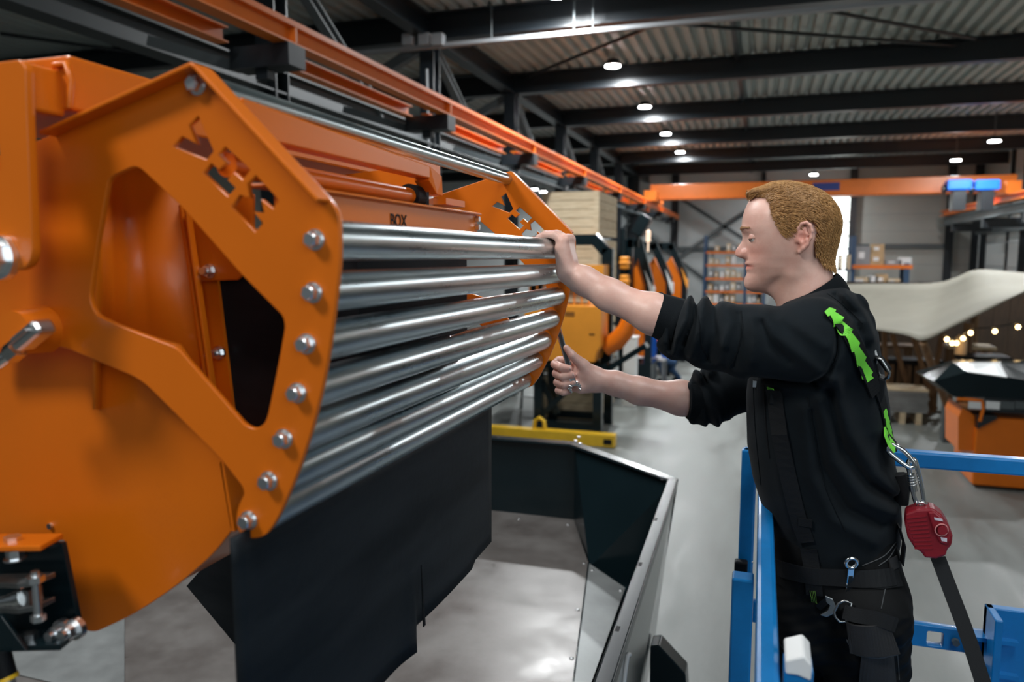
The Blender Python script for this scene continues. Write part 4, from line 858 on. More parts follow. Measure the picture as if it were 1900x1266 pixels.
MB().box((a.x, YL-.12, ZP), (a.x+.35, YL-.09, a.z)).box((a.x, YL-.2, ZP), (a.x+.02, YL-.09, a.z)).obj('gate_post', BLUE, lift, bevel=.003)
for zz_ in (1180, 1242):
    p = on(1845, zz_, Y=YL-.1); MB().box((p.x-.06, YL-.14, p.z-.006), (p.x+.05, YL-.09, p.z+.006)).obj('hinge_lug', BLUE, lift)
# near bracket with a scrap of white tape
YT = 1.05
a = on(1455, 1240, Y=YT); b = on(1508, 1300, Y=YT)
MB().box((a.x, YT, ZP), (b.x, YT+.05, a.z)).obj('near_post', BLUE, lift, bevel=.004)
m_ = MB(); m_.prism([on(1456, 1226, Y=YT-.004), on(1492, 1218, Y=YT-.004), on(1507, 1234, Y=YT-.004), on(1505, 1266, Y=YT-.004), on(1480, 1255, Y=YT-.004), on(1457, 1252, Y=YT-.004)], (0, .058, .004)); m_.obj('tape_scrap', WHITE, lift, bevel=.003)
base = MB().box((XL0-.02, .4, .35), (1.45, YL, .83)).obj('chassis', BLUE, lift)
for k in range(3):
    z0 = .95+k*.15; MB().bar((.05, .45+.1*k, z0), (.05, YL-.1, z0+.15), .05, .06).bar((1.4, YL-.1, z0), (1.4, .45, z0+.15), .05, .06).obj('scissor_arm', BLUE, lift)
for x in (.05, 1.35):
    for y in (.6, YL-.2): MB().cyl((x-.06, y, .2), (x+.06, y, .2), .2, n=20).obj('wheel', PRINT_D, lift)
# ============================================================ SCULPTING WITH DISTANCE FIELDS
import openvdb
def V3(p): return np.array((p[0], p[1], p[2]), dtype=np.float32)
class SDF:
    def __init__(s): s.p = []; s.post = None
    def _a(s, f, lo, hi, k, op): s.p.append((f, np.array(lo)-k-.012, np.array(hi)+k+.012, k, op)); return s
    def rc(s, a, b, r1, r2=None, k=.01, op='u'):
        a, b = V3(a), V3(b); r2 = r1 if r2 is None else r2; ba = b-a; L2 = float(ba@ba)+1e-9; R = max(r1, r2)
        def f(X, Y, Z):
            x, y, z = X-a[0], Y-a[1], Z-a[2]
            h = np.clip((x*ba[0]+y*ba[1]+z*ba[2])/L2, 0, 1)
            return np.sqrt((x-ba[0]*h)**2+(y-ba[1]*h)**2+(z-ba[2]*h)**2)-(r1+(r2-r1)*h)
        return s._a(f, np.minimum(a, b)-R, np.maximum(a, b)+R, k, op)
    def chain(s, pts, rs, k=.008):
        for i in range(len(pts)-1): s.rc(pts[i], pts[i+1], rs[i], rs[i+1], k if i == 0 else min(k, .004))
        return s
    def ell(s, c, r, rot=None, k=.01, op='u'):
        c = V3(c); r = np.array(r, dtype=np.float32); M = np.array(rot.to_3x3().transposed()) if rot is not None else np.eye(3); m = float(r.min()); R = float(r.max())
        def f(X, Y, Z):
            x, y, z = X-c[0], Y-c[1], Z-c[2]
            u = (M[0, 0]*x+M[0, 1]*y+M[0, 2]*z)/r[0]; v = (M[1, 0]*x+M[1, 1]*y+M[1, 2]*z)/r[1]; w_ = (M[2, 0]*x+M[2, 1]*y+M[2, 2]*z)/r[2]
            q_ = np.sqrt(u*u+v*v+w_*w_)+1e-9; g = np.sqrt((u/r[0])**2+(v/r[1])**2+(w_/r[2])**2)+1e-9
            return q_*(q_-1)/g
        return s._a(f, c-R, c+R, k, op)
    def fn(s, f, lo, hi, k=.01, op='u'): return s._a(f, lo, hi, k, op)
    def eval(s, X, Y, Z, lo=None, hi=None):
        D = np.full(np.broadcast(X, Y, Z).shape, .06, dtype=np.float32)
        for f, a, b, k, op in s.p:
            if lo is not None and (np.any(a > hi) or np.any(b < lo)): continue
            d = f(X, Y, Z)
            if op == 'u':
                if k > 0: h = np.maximum(k-np.abs(D-d), 0)/k; D = np.minimum(D, d)-h*h*k*.25
                else: D = np.minimum(D, d)
            else:
                d = -d
                if k > 0: h = np.maximum(k-np.abs(D-d), 0)/k; D = np.maximum(D, d)+h*h*k*.25
                else: D = np.maximum(D, d)
        if s.post: D = s.post(X, Y, Z, D)
        return np.clip(D, -.06, .06)
    def mesh(s, name, vox, smooth=True):
        lo = np.min([p[1] for p in s.p if p[4] == 'u'], axis=0); hi = np.max([p[2] for p in s.p if p[4] == 'u'], axis=0)
        g = openvdb.FloatGrid(.06); B = 32; n = np.ceil((hi-lo)/vox/B).astype(int)
        boxes = [(p[1], p[2]) for p in s.p if p[4] == 'u']
        for i in range(n[0]):
            for j in range(n[1]):
                for k in range(n[2]):
                    o = lo+np.array((i, j, k))*B*vox; e = o+B*vox
                    if not any(np.all(a < e) and np.all(b > o) for a, b in boxes): continue
                    ax = [(o[q]+np.arange(B)*vox).astype(np.float32) for q in range(3)]
                    D = s.eval(ax[0][:, None, None], ax[1][None, :, None], ax[2][None, None, :], o, e)
                    if D.shape != (B, B, B): D = np.broadcast_to(D, (B, B, B))
                    g.copyFromArray(np.ascontiguousarray(D, dtype=np.float32), ijk=(int(i*B), int(j*B), int(k*B)))
        pts, quads = g.convertToQuads(0.0)
        pts = pts*vox+lo
        me = bpy.data.meshes.new(name); me.from_pydata(pts.tolist(), [], [q[::-1].tolist() for q in quads]); me.update()
        if len(me.polygons):
            vol = sum(p.center.dot(p.normal)*p.area for p in list(me.polygons)[::7])
            c = Vector(pts.mean(axis=0)); vol = sum((p.center-c).dot(p.normal)*p.area for p in list(me.polygons)[::7])
            if vol < 0: me.flip_normals()
        me.polygons.foreach_set('use_smooth', [True]*len(me.polygons))
        return me
def mobj(me, name, m, parent):
    me.materials.append(m); o = bpy.data.objects.new(name, me); link(o, parent); return o
from mathutils.bvhtree import BVHTree
def bvh(*objs):
    vs = []; fs = []
    for o in objs:
        n = len(vs); vs += [v.co.copy() for v in o.data.vertices]; fs += [[i+n for i in p.vertices] for p in o.data.polygons]
    return BVHTree.FromPolygons(vs, fs)
def drape(tree, px, py):
    o = Vector((0, 0, H)); d = (on(px, py, D=1.0)-o).normalized()
    h = tree.ray_cast(o, d)
    if h[0] is None: return None, None
    n = h[1]
    if n.dot(d) > 0: n = -n
    return h[0], n
def drape_strap(tree, pxs, width, thick=.003, lift=.001, prof=None, sub=6):
    P = []; pts2 = resample([Vector((a, b, 0)) for a, b in pxs], (len(pxs)-1)*sub+1)
    for p in pts2:
        c, n = drape(tree, p.x, p.y)
        if c is not None: P.append((c, n))
    m_ = MB(); cs, ws, ts = [], [], []
    Q = [sum((P[j][0] for j in range(max(0, i-2), min(len(P), i+3))), Vector())/(min(len(P), i+3)-max(0, i-2)) for i in range(len(P))]
    for i in range(len(P)):
        n = sum((P[j][1] for j in range(max(0, i-6), min(len(P), i+7))), Vector()).normalized()
        c = Q[i]+n*max(0, (P[i][0]-Q[i]).dot(n)); t_ = (Q[min(i+3, len(P)-1)]-Q[max(i-3, 0)]).normalized(); a = t_.cross(n).normalized()
        f = prof(i/(len(P)-1)) if prof else 1
        cs.append(c+n*lift); ws.append(a*(width/2*f)); ts.append(n*thick)
    return m_.ribbon(cs, ws, ts) if len(cs) > 1 else m_
def drape_tube(tree, pxs, r, sub=6, lift=0.0):
    P = []
    for p in resample([Vector((a, b, 0)) for a, b in pxs], (len(pxs)-1)*sub+1):
        c, n = drape(tree, p.x, p.y)
        if c is not None: P.append(c+n*lift)
    return MB().tube(P, r, 6) if len(P) > 1 else MB()

# ============================================================ THE MAN
YM = 1.88
man = thing('person', 'person with short ginger hair, dark sweatshirt and green harness straps, reaching to the rollers', 'person', (.2, 1.87, ZP))
def h2(px, py, dy=0.0): return on(px, py, Y=YM+dy)
def tab(rows):                     # (py, px) profile -> z, x arrays (ascending z)
    P = sorted([(h2(px, py).z, h2(px, py).x) for px, py in rows]); return np.array([p[0] for p in P]), np.array([p[1] for p in P])
fz, fx = tab([(1400, 362), (1392, 372), (1389, 380), (1384, 394), (1379, 412), (1377, 424), (1378, 431), (1384, 439), (1388, 447), (1389, 458), (1389, 470), (1386, 480), (1384, 488), (1385, 494), (1386, 501), (1386, 508), (1383, 516), (1382.5, 525), (1385, 533), (1390, 540), (1400, 548)])
nz, nx = tab([(1400-1400+1384, 433), (1384, 438)]) if False else (None, None)
S_ = (h2(1400, 450).x-h2(1390, 450).x)/10      # metres per pixel at the head
def zpy(py): return h2(1400, py).z
NZ = np.array([zpy(p) for p in (486, 482, 479.5, 477.5, 474, 469, 463, 456, 448, 440, 433, 427)]); NA = np.array([0, 3, 10, 17.5, 24, 25.5, 24, 18.5, 12, 5.5, 2, 0])*S_
NS = np.array([.017, .017, .017, .0170, .0165, .0155, .0135, .0112, .0098, .0095, .010, .012])
WZ = np.array([zpy(p) for p in (552, 538, 524, 510, 495, 478, 460, 440, 420, 400, 380, 360)]); WW = np.array([.024, .033, .043, .052, .0595, .065, .068, .0695, .0700, .066, .054, .035])
XBK = h2(1474, 440).x
def face(X, Y, Z):
    ya = np.abs(Y-YM)
    xf = np.interp(Z, fz, fx)
    w_ = np.interp(Z, WZ, WW); 
    t_ = np.clip(ya/w_, 0, 1.6)
    amp = np.interp(Z, NZ, NA); sg = np.interp(Z, NZ, NS)
    lipz = zpy(497)
    xff = xf - amp*np.exp(-(ya/sg)**2*1.1)
    xff = xff - .0028*np.exp(-(ya/.030)**4)*(np.exp(-((Z-zpy(488.5))/.0042)**2)+1.05*np.exp(-((Z-zpy(500))/.0042)**2)) + .0030*np.exp(-(ya/.034)**6)*np.exp(-((Z-zpy(493.6))/.0017)**2)
    # brow ridge, eye sockets, cheeks
    xff = xff + .0125*np.exp(-((ya-.034)/.016)**2)*np.exp(-((Z-zpy(441))/.0100)**2) - .0045*np.exp(-((ya-.030)/.022)**2)*np.exp(-((Z-zpy(425))/.007)**2) - .003*np.exp(-((ya-.042)/.018)**2)*np.exp(-((Z-zpy(462))/.014)**2)
    a = XBK-xff
    u = np.where(X < XBK, (XBK-X)/np.maximum(a, .02), (X-XBK)/.045)
    rho = (u**2.25+(ya/w_)**2.25)**(1/2.25)
    d = (rho-1)*np.minimum(a, w_)*.85
    # jaw line: plane rising towards the jaw angle
    j0, j1 = (h2(1388, 541)), (h2(1480, 506)); jx = np.interp(X, [j0.x, j1.x], [j0.z, j1.z])
    k = .018; e = (jx-Z)*.9; h = np.maximum(k-np.abs(d-e), 0)/k; d = np.maximum(d, e)+h*h*k*.25
    e = Z-(zpy(366)-np.clip(X-h2(1432, 400).x, 0, None)*.6); d = np.maximum(d, e)
    return d.astype(np.float32)
hl, hh_ = h2(1350, 560), h2(1500, 345)
skull_c = h2(1467, 431); RY = Matrix.Rotation(math.radians(8), 4, 'Y')
body = SDF()
def skull(sd, grow=0.0, k=.02):
    sd.ell(skull_c, (82.5*S_+grow, .0765+grow, 77*S_+grow), RY, k=0 if not sd.p else k)
    sd.ell(h2(1443, 402), (58*S_+grow, .066+grow, 47*S_+grow), None, k=k)
    return sd
skull(body)
body.fn(face, (hl.x-.02, YM-.085, hl.z-.02), (XBK+.05, YM+.085, hh_.z), k=.014)
nk0, nk1 = h2(1490, 470), h2(1502, 590)
body.rc(nk0, nk1, .056, .064, k=.022)
body.rc(h2(1480, 525), h2(1484, 585), .036, .043, k=.03)
body.rc(h2(1408, 528), h2(1452, 533), .014, .026, k=.03)
for sgn in (-1, 1):
    A = h2(1470, 512, sgn*.045); B = h2(1458, 585, sgn*.012); body.rc(A, B, .010, .012, k=.02)
# ears
def ear(sgn):
    dy = sgn*.0745; e = lambda px, py, o=0: h2(px, py)+Vector((0, dy+sgn*o, 0))
    body.ell(e(1488, 441, .004), (.0135, .0060, .027), Matrix.Rotation(math.radians(-14), 4, 'Y') @ Matrix.Rotation(sgn*math.radians(-10), 4, 'Z'), k=.008)
    rim = [e(1478, 436, .003), e(1478, 426, .008), e(1484, 418, .011), e(1492, 416, .013), e(1499, 421, .014), e(1502, 431, .014), e(1500, 443, .013), e(1494, 455, .010), e(1488, 462, .007)]
    for i in range(len(rim)-1): body.rc(rim[i], rim[i+1], .0036, .0036, k=.003)
    anti = [e(1491, 426, .008), e(1493, 436, .010), e(1491, 447, .009), e(1486, 453, .008)]
    for i in range(len(anti)-1): body.rc(anti[i], anti[i+1], .0028, .003, k=.004)
    body.rc(e(1487, 461, .006), e(1481, 468, .003), .0052, .0050, k=.006)
    body.rc(e(1476, 445, .003), e(1476, 449, .003), .0036, .0036, k=.004)
    body.ell(e(1484, 442, .012), (.0065, .006, .0085), None, k=.004, op='s')
ear(-1); ear(1)
# nostril wings and nostrils
for sgn in (-1, 1):
    body.ell(h2(1383, 470, sgn*.0135), (.0105, .0068, .0085), None, k=.006)
    body.ell(h2(1377, 480, sgn*.0075), (.0050, .0032, .0030), None, k=.002, op='s')
    EC = h2(1401.5, 440.5, sgn*.0362)
    body.ell(EC, (.0122, .0122, .0122), None, k=.003)
# chest, hips, legs (mostly under the clothes)
sp = [h2(1508, 632), h2(1510, 660), h2(1520, 780), h2(1545, 900), h2(1555, 1000), h2(1560, 1090)]
for i in range(5): body.rc(sp[i], sp[i+1], .085, .085, k=.03)
for sgn in (-1, 1):
    for i in range(1, 4): body.rc(sp[i]+Vector((0, sgn*.075, 0)), sp[i+1]+Vector((0, sgn*.07, 0)), .075, .075, k=.03)
SL, EL, WL = on(1490, 638, Y=1.69), on(1268, 607, Y=1.71), on(1056, 508, Y=1.728)
SR, ER, WR = on(1440, 660, Y=2.06), on(1314, 748, Y=2.04), on(1114, 706, Y=1.98)
for S0 in (SL, SR): body.rc(sp[0]+Vector((0, 0, .02)), S0, .055, .055, k=.03)
def arm(S0, E0, W0, flat):
    body.rc(S0, E0, .056, .046, k=.02)
    m0 = E0.lerp(W0, .25); m1 = E0.lerp(W0, .64); dz = Vector((0, 0, -.004))
    body.rc(E0, m0, .0425, .0445, k=.02); m1 = m1+Vector((0, 0, -.006)); body.rc(m0+dz, m1, .0440, .0325, k=.02); body.rc(m1, E0.lerp(W0, .86), .0325, .0280, k=.03); body.rc(E0.lerp(W0, .86), W0, .0285, .0262, k=.03)
arm(SL, EL, WL, 0); arm(SR, ER, WR, 0)
# left hand over the roller
wl = WL
fy = [0, .020, .040, .058]                 # little to index finger, away from the camera
fr_ = [.0080, .0088, .0092, .0090]
base_ = [on(1044, 448, Y=1.70), on(1027, 436.5, Y=1.70), on(1011, 435.5, Y=1.70), on(998, 441, Y=1.70)]
for i in range(4):
    up = (0, .003, .004, .003)[i]; ext = (0, .006, .008, .004)[i]
    K_, P_, D_, T_ = [b+Vector((0, fy[i], 0)) for b in base_]
    K_ = K_+Vector((.002, 0, up)); P_ = P_+Vector((-ext*.4, 0, up)); D_ = D_+Vector((-ext*.8, .001, up*.5)); T_ = T_+Vector((-ext, .001, 0))
    body.rc(wl.lerp(K_, .12)+Vector((0, (fy[i]-.030)*.5, 0)), K_, .0165, .0112, k=.014)
    body.chain([K_, P_, D_, T_], [fr_[i]*1.15, fr_[i], fr_[i]*.93, fr_[i]*.82], k=.006)
    body.ell(K_+Vector((.004, 0, .005)), (.010, .0085, .009), None, k=.006)
body.rc(wl+Vector((-.006, -.012, .010)), on(1040, 462, Y=1.702), .0185, .0135, k=.016)     # hypothenar
body.rc(wl+Vector((-.006, .010, .012)), on(1046, 466, Y=1.755), .018, .0135, k=.016)
body.chain([wl+Vector((.004, .026, .010)), on(1062, 478, Y=1.785), on(1052, 452, Y=1.782), on(1032, 440, Y=1.780)], [.015, .012, .0105, .0085], k=.01)
# right hand round the wrench
wr_ = WR
def RH(px, py, y): return on(px, py, Y=y+.03)
palm_k = [RH(1056, 668, 1.955), RH(1052, 687, 1.958), RH(1052, 704, 1.956), RH(1056, 720, 1.95)]
for i, kq in enumerate(palm_k):
    body.rc(wr_.lerp(kq, .15)+Vector((0, 0, (1.5-i)*.006)), kq, .019, .0118, k=.014)
fing = [[(1036, 670, 1.952), (1029.5, 676, 1.928), (1041, 682, 1.905), (1056, 684, 1.905)],
        [(1036, 690, 1.955), (1032.5, 693, 1.930), (1045, 699, 1.905), (1062, 696, 1.905)],
        [(1038, 708, 1.955), (1034.5, 710, 1.930), (1047, 714, 1.907), (1064, 711, 1.908)],
        [(1042, 723, 1.950), (1036.5, 725, 1.930), (1045, 728, 1.912), (1056, 726, 1.913)]]
tips = []
for i, f_l in enumerate(fing):
    rr = (.0112, .0115, .0108, .0098)[i]; pts = [palm_k[i]]+[RH(*p) for p in f_l]
    body.chain(pts, [rr*1.05, rr, rr, rr*.96, rr*.84], k=.004); tips.append((pts[-1], rr*.84, (pts[-1]-pts[-2]).normalized()))
body.chain([wr_+Vector((-.018, -.006, .012)), RH(1082, 678, 1.93), RH(1062, 660, 1.915), RH(1051, 646, 1.915)], [.021, .0165, .0115, .0088], k=.012)
body.rc(wr_+Vector((-.015, -.004, -.006)), RH(1078, 718, 1.935), .020, .018, k=.016)
body.rc(wr_, RH(1080, 695, 1.94), .024, .022, k=.016)
# legs
HPL, KNL, ANL = on(1605, 1120, Y=1.77), on(1606, 1420, Y=1.77), Vector((.27, 1.77, ZP+.10))
HPR, KNR, ANR = on(1515, 1120, Y=1.96), on(1490, 1400, Y=1.96), Vector((.10, 1.97, ZP+.10))
KNL.z = KNR.z = ZP+.52
for a, b, c in ((HPL, KNL, ANL), (HPR, KNR, ANR)):
    body.rc(a, b, .075, .055, k=.03); body.rc(b, c, .052, .04, k=.02); body.rc(c, c+Vector((-.13, 0, -.05)), .038, .03, k=.02)
bme = body.mesh('body', .0025)
bo = mobj(bme, 'body', SKIN, man)
# skin tint (lips, ears, nose, cheeks, stubble, knuckles) as a colour of the skin itself
co = np.empty(len(bme.vertices)*3, dtype=np.float32); bme.vertices.foreach_get('co', co); co = co.reshape(-1, 3)
tint = np.ones((len(co), 4), dtype=np.float32)
def blob(c, r, col, amt):
    w_ = np.exp(-(((co-np.array(c))/np.array(r))**2).sum(1))[:, None]*amt; tint[:, :3] = tint[:, :3]*(1-w_)+np.array(col)*w_
for sgn in (-1, 1):
    blob(h2(1402, 468, sgn*.045), (.030, .03, .022), (1.0, .80, .78), .8); blob(h2(1490, 440, sgn*.085), (.02, .02, .035), (1.05, .72, .68), .9)
    blob(h2(1384, 470, sgn*.012), (.016, .015, .012), (1.0, .76, .72), .8)
    blob(h2(1440, 515, sgn*.05), (.055, .05, .022), (.74, .70, .68), .75)
blob(h2(1390, 522), (.025, .03, .018), (.80, .74, .72), .7); blob(h2(1367, 468), (.012, .012, .012), (1.05, .80, .76), .8)
lm = (np.exp(-((co[:, 2]-zpy(495))/.0060)**4)*np.exp(-(np.abs(co[:, 1]-YM)/.034)**6)*(co[:, 0] < h2(1400, 495).x))[:, None]*.85
tint[:, :3] = tint[:, :3]*(1-lm)+np.array((.92, .52, .52))*lm
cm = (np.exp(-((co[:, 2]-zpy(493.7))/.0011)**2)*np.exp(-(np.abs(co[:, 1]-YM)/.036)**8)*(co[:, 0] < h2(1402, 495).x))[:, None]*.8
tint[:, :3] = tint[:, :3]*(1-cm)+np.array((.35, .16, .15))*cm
for t_, r_, d_ in tips: blob(t_, (.012, .012, .008), (1.0, .72, .68), .7)
at = bme.color_attributes.new('tint', 'FLOAT_COLOR', 'POINT'); at.data.foreach_set('color', tint.ravel())
nt = SKIN.node_tree; an = nt.nodes.new('ShaderNodeAttribute'); an.attribute_name = 'tint'; mx = nt.nodes.new('ShaderNodeMix'); mx.data_type = 'RGBA'; mx.blend_type = 'MULTIPLY'; mx.inputs[0].default_value = 1
pb_ = nt.nodes['Principled BSDF']; src = pb_.inputs['Base Color'].links[0].from_socket
nt.links.new(src, mx.inputs[6]); nt.links.new(an.outputs['Color'], mx.inputs[7]); nt.links.new(mx.outputs[2], pb_.inputs['Base Color'])
# eyes: lids nearly closed over downcast eyes
for sgn in (-1, 1):
    EC = h2(1401.5, 440.5, sgn*.0362)
    ey = MB().sphere(EC+Vector((-.0012, 0, -.0008)), .0129, 20, 14).obj('eyeball', EYEW, bo)
    MB().sphere(EC+Vector((-.0098, sgn*.002, -.0050)), .0052, 12, 8, (.8, 1, 1)).obj('iris', IRIS, ey)
    ls = []
    for k in range(9):
        t_ = -1.05+2.1*k/8; ls.append(EC+Vector((-.0141*math.cos(t_), .0141*math.sin(t_), -.0040)))
    lid = SDF(); lid.ell(EC+Vector((-.0004, 0, 0)), (.0129, .0129, .0129), None, k=0)
    def cut(X, Y, Z, c=EC): return (c.z-.0024-Z+(X-c.x)*.0).astype(np.float32)+0*X+0*Y
    lid.fn(cut, EC-Vector((.03, .03, .03)), EC+Vector((.03, .03, .03)), k=0, op='s')
    lid = SDF(); c_ = EC
    def lidf(X, Y, Z, c=EC):
        d = np.sqrt((X-c.x)**2+(Y-c.y)**2+(Z-c.z)**2)-.0146
        return np.maximum(d, (c.z-.0036-.25*np.abs(Y-c.y)*0)-Z).astype(np.float32)
    lid.fn(lidf, EC-Vector((.015, .015, .015)), EC+Vector((.015, .015, .015)), k=0)
    lo_ = mobj(lid.mesh('eyelid', .0009), 'eyelid', SKIN, bo); tt = lo_.data.color_attributes.new('tint', 'FLOAT_COLOR', 'POINT'); tt.data.foreach_set('color', np.tile(np.array((1, .9, .88, 1), dtype=np.float32), len(lo_.data.vertices)))
    MB().tube([p+Vector((-.0006, 0, -.0005)) for p in ls], .0009, 6).obj('lashes', mat('lash', (.10, .05, .025), .6) if 'lash' not in MATS else MATS['lash'], bo)
# finger nails of the wrench hand
for t_, r_, d_ in tips:
    n_ = Vector((0, -1, .15)).normalized(); a = d_; b = n_.cross(a).normalized(); n_ = a.cross(b)*-1 if a.cross(b).y > 0 else a.cross(b)
    c = t_+n_*(r_*.93)+a*(r_*.25)
    vs = []
    for i in range(4):
        for j in range(4):
            u, v = (i/3-.5), (j/3-.5); vs.append(c+a*(u*.009)+b*(v*.0085)-n_*(v*v*.007)+n_*.0004)
    m_ = MB(); m_.add(vs, [[i*4+j, i*4+j+1, i*4+j+5, i*4+j+4] for i in range(3) for j in range(3)], True); o_ = m_.obj('fingernail', mat('nail', (.66, .42, .36), .25) if 'nail' not in MATS else MATS['nail'], bo)
    so = o_.modifiers.new('s', 'SOLIDIFY'); so.thickness = .0006
# ------------------------------------------------------------ hair
SKULL = skull(SDF()); SKULL.fn(face, (hl.x-.02, YM-.085, hl.z-.02), (XBK+.05, YM+.085, hh_.z), k=.014); SKULL.rc(nk0, nk1, .056, .064, k=.022)
def PIP(poly, x, z):
    ins = np.zeros(x.shape, bool); n = len(poly); dist = np.full(x.shape, 9.0)
    for i in range(n):
        (x0, z0), (x1, z1) = poly[i], poly[(i+1) % n]
        c = ((z0 > z) != (z1 > z)) & (x < (x1-x0)*(z-z0)/((z1-z0) if z1 != z0 else 1e-9)+x0); ins ^= c
        t_ = np.clip(((x-x0)*(x1-x0)+(z-z0)*(z1-z0))/((x1-x0)**2+(z1-z0)**2+1e-12), 0, 1); dist = np.minimum(dist, np.hypot(x-x0-t_*(x1-x0), z-z0-t_*(z1-z0)))
    return np.where(ins, -dist, dist)
hpoly = [(h2(*p).x, h2(*p).z) for p in [(1389, 377), (1402, 371), (1417, 372), (1425, 385), (1428, 405), (1438, 424), (1446, 436), (1454, 437), (1462, 428), (1474, 421), (1482, 411), (1494, 410), (1505, 418), (1509, 434), (1505, 452), (1507, 466), (1516, 482), (1526, 492), (1545, 500), (1620, 500), (1620, 300), (1430, 300), (1424, 342), (1411, 347), (1399, 355), (1392, 364), (1388, 372)]]
def LINE(poly, x, z):
    dist = np.full(x.shape, 9.0)
    for (x0, z0), (x1, z1) in zip(poly[:-1], poly[1:]):
        t_ = np.clip(((x-x0)*(x1-x0)+(z-z0)*(z1-z0))/((x1-x0)**2+(z1-z0)**2+1e-12), 0, 1); dist = np.minimum(dist, np.hypot(x-x0-t_*(x1-x0), z-z0-t_*(z1-z0)))
    return dist
def hthick(X, Z):       # hair length above the scalp
    px = (X-h2(1400, 430).x)/S_+1400; py = 430-(Z-h2(1400, 430).z)/S_
    top = np.clip((428-py)/60, 0, 1); front = np.clip((1470-px)/80, 0, 1); e = np.clip(LINE(hpoly[:9], X, Z)/(13*S_), 0, 1)
    return (.0065+top*(.0085+.003*front))*(.2+.8*np.sqrt(e))
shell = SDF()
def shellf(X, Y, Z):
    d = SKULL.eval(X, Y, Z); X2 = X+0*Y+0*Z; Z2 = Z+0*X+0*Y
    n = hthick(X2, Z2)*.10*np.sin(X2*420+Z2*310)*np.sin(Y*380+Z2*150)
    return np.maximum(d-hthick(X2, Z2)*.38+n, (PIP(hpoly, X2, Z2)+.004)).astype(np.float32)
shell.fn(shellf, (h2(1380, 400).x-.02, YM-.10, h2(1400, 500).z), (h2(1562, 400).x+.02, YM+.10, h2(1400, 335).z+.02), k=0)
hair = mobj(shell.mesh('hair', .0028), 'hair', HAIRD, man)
rng = np.random.default_rng(3)
N0 = 90000
pr_ = np.stack([rng.uniform(h2(1380, 400).x, h2(1560, 400).x, N0), rng.uniform(YM-.095, YM+.095, N0), rng.uniform(h2(1400, 502).z, h2(1400, 340).z, N0)], 1).astype(np.float32)
def grad(P, e=.0015):
    g = np.stack([SKULL.eval(P[:, 0]+(e if i == 0 else 0), P[:, 1]+(e if i == 1 else 0), P[:, 2]+(e if i == 2 else 0))-SKULL.eval(P[:, 0]-(e if i == 0 else 0), P[:, 1]-(e if i == 1 else 0), P[:, 2]-(e if i == 2 else 0)) for i in range(3)], 1)
    return g/(np.linalg.norm(g, axis=1, keepdims=True)+1e-9)
def proj_(P, off, it=3):
    for _ in range(it): P = P-grad(P)*(SKULL.eval(P[:, 0], P[:, 1], P[:, 2])-off)[:, None]
    return P
d0 = SKULL.eval(pr_[:, 0], pr_[:, 1], pr_[:, 2]); pr_ = pr_[(np.abs(d0) < .012)]
pr_ = proj_(pr_, 0.001); pr_ = pr_[PIP(hpoly, pr_[:, 0], pr_[:, 2]) < -.001][:15000]
def strands(P, lens, flow, thickf, w0, nseg=5, clump=None):
    pts = [proj_(P, thickf(P[:, 0], P[:, 2])*.35)]; 
    for s_ in range(nseg):
        q_ = pts[-1]; n = grad(q_); f = flow(q_); f = f-n*(f*n).sum(1, keepdims=True); f /= np.linalg.norm(f, axis=1, keepdims=True)+1e-9
        q2 = q_+f*(lens/nseg)[:, None]; t_ = (s_+1)/nseg
        off = thickf(P[:, 0], P[:, 2])*(.50+.62*math.sin(t_*2.2))*rng.uniform(.72, 1.18, len(P))
        pts.append(proj_(q2, off, 2))
    pts = np.stack(pts, 1); n = grad(pts[:, 2]); vs = []; 
    tang = pts[:, -1]-pts[:, 0]; side = np.cross(tang, n); side /= np.linalg.norm(side, axis=1, keepdims=True)+1e-9
    K = nseg+1; W_ = np.array([.7, 1, 1, .85, .55, .12][:K])*w0
    V_ = np.stack([pts-side[:, None]*W_[None, :, None], pts+side[:, None]*W_[None, :, None], pts+n[:, None]*W_[None, :, None]*1.3], 2)
    nv = V_.reshape(-1, 3); M_ = len(P); base = (np.arange(M_)*K*3)[:, None, None]; seg = (np.arange(nseg)*3)[None, :, None]
    F = []
    for a in range(3):
        b = (a+1) % 3; F.append(np.stack([base+seg+a, base+seg+b, base+seg+3+b, base+seg+3+a], -1).reshape(-1, 4))
    return nv, np.concatenate(F)
ex, ez = h2(1488, 440).x, h2(1488, 440).z
def flow(P):
    x = P[:, 0]; z = P[:, 2]; px = (x-h2(1400, 430).x)/S_+1400; py = 430-(z-h2(1400, 430).z)/S_
    f = np.zeros_like(P); back = np.clip((px-1480)/60, 0, 1); low = np.clip((py-415)/50, 0, 1)
    f[:, 0] = 1.0-1.0*back*low; f[:, 2] = .35*np.clip((1430-px)/40, 0, 1)-.45*np.clip((py-375)/40, 0, 1)-1.1*low-back*.5
    jit = np.sin(x*160+P[:, 1]*90)*.35+np.sin(z*210-P[:, 1]*130)*.3
    f[:, 1] = jit*.6+rng.normal(0, .12, len(P)); f[:, 2] += jit*.35+rng.normal(0, .10, len(P))
    return f
px_ = (pr_[:, 0]-h2(1400, 430).x)/S_+1400; py_ = 430-(pr_[:, 2]-h2(1400, 430).z)/S_
L0 = np.where(py_ < 400, .036, .022)*rng.uniform(.7, 1.2, len(pr_)); L0 *= np.where((py_ > 440) & (px_ > 1500), .7, 1)
sv, sf = strands(pr_, L0, flow, hthick, .00064)
def rawmesh(name, v, f):
    me = bpy.data.meshes.new(name); me.from_pydata(v.tolist(), [], f.tolist()); me.update(); me.polygons.foreach_set('use_smooth', [True]*len(me.polygons)); return me
hs = mobj(rawmesh('hair_strands', sv, sf), 'hair_strands', HAIR, hair); hs['kind'] = 'stuff'
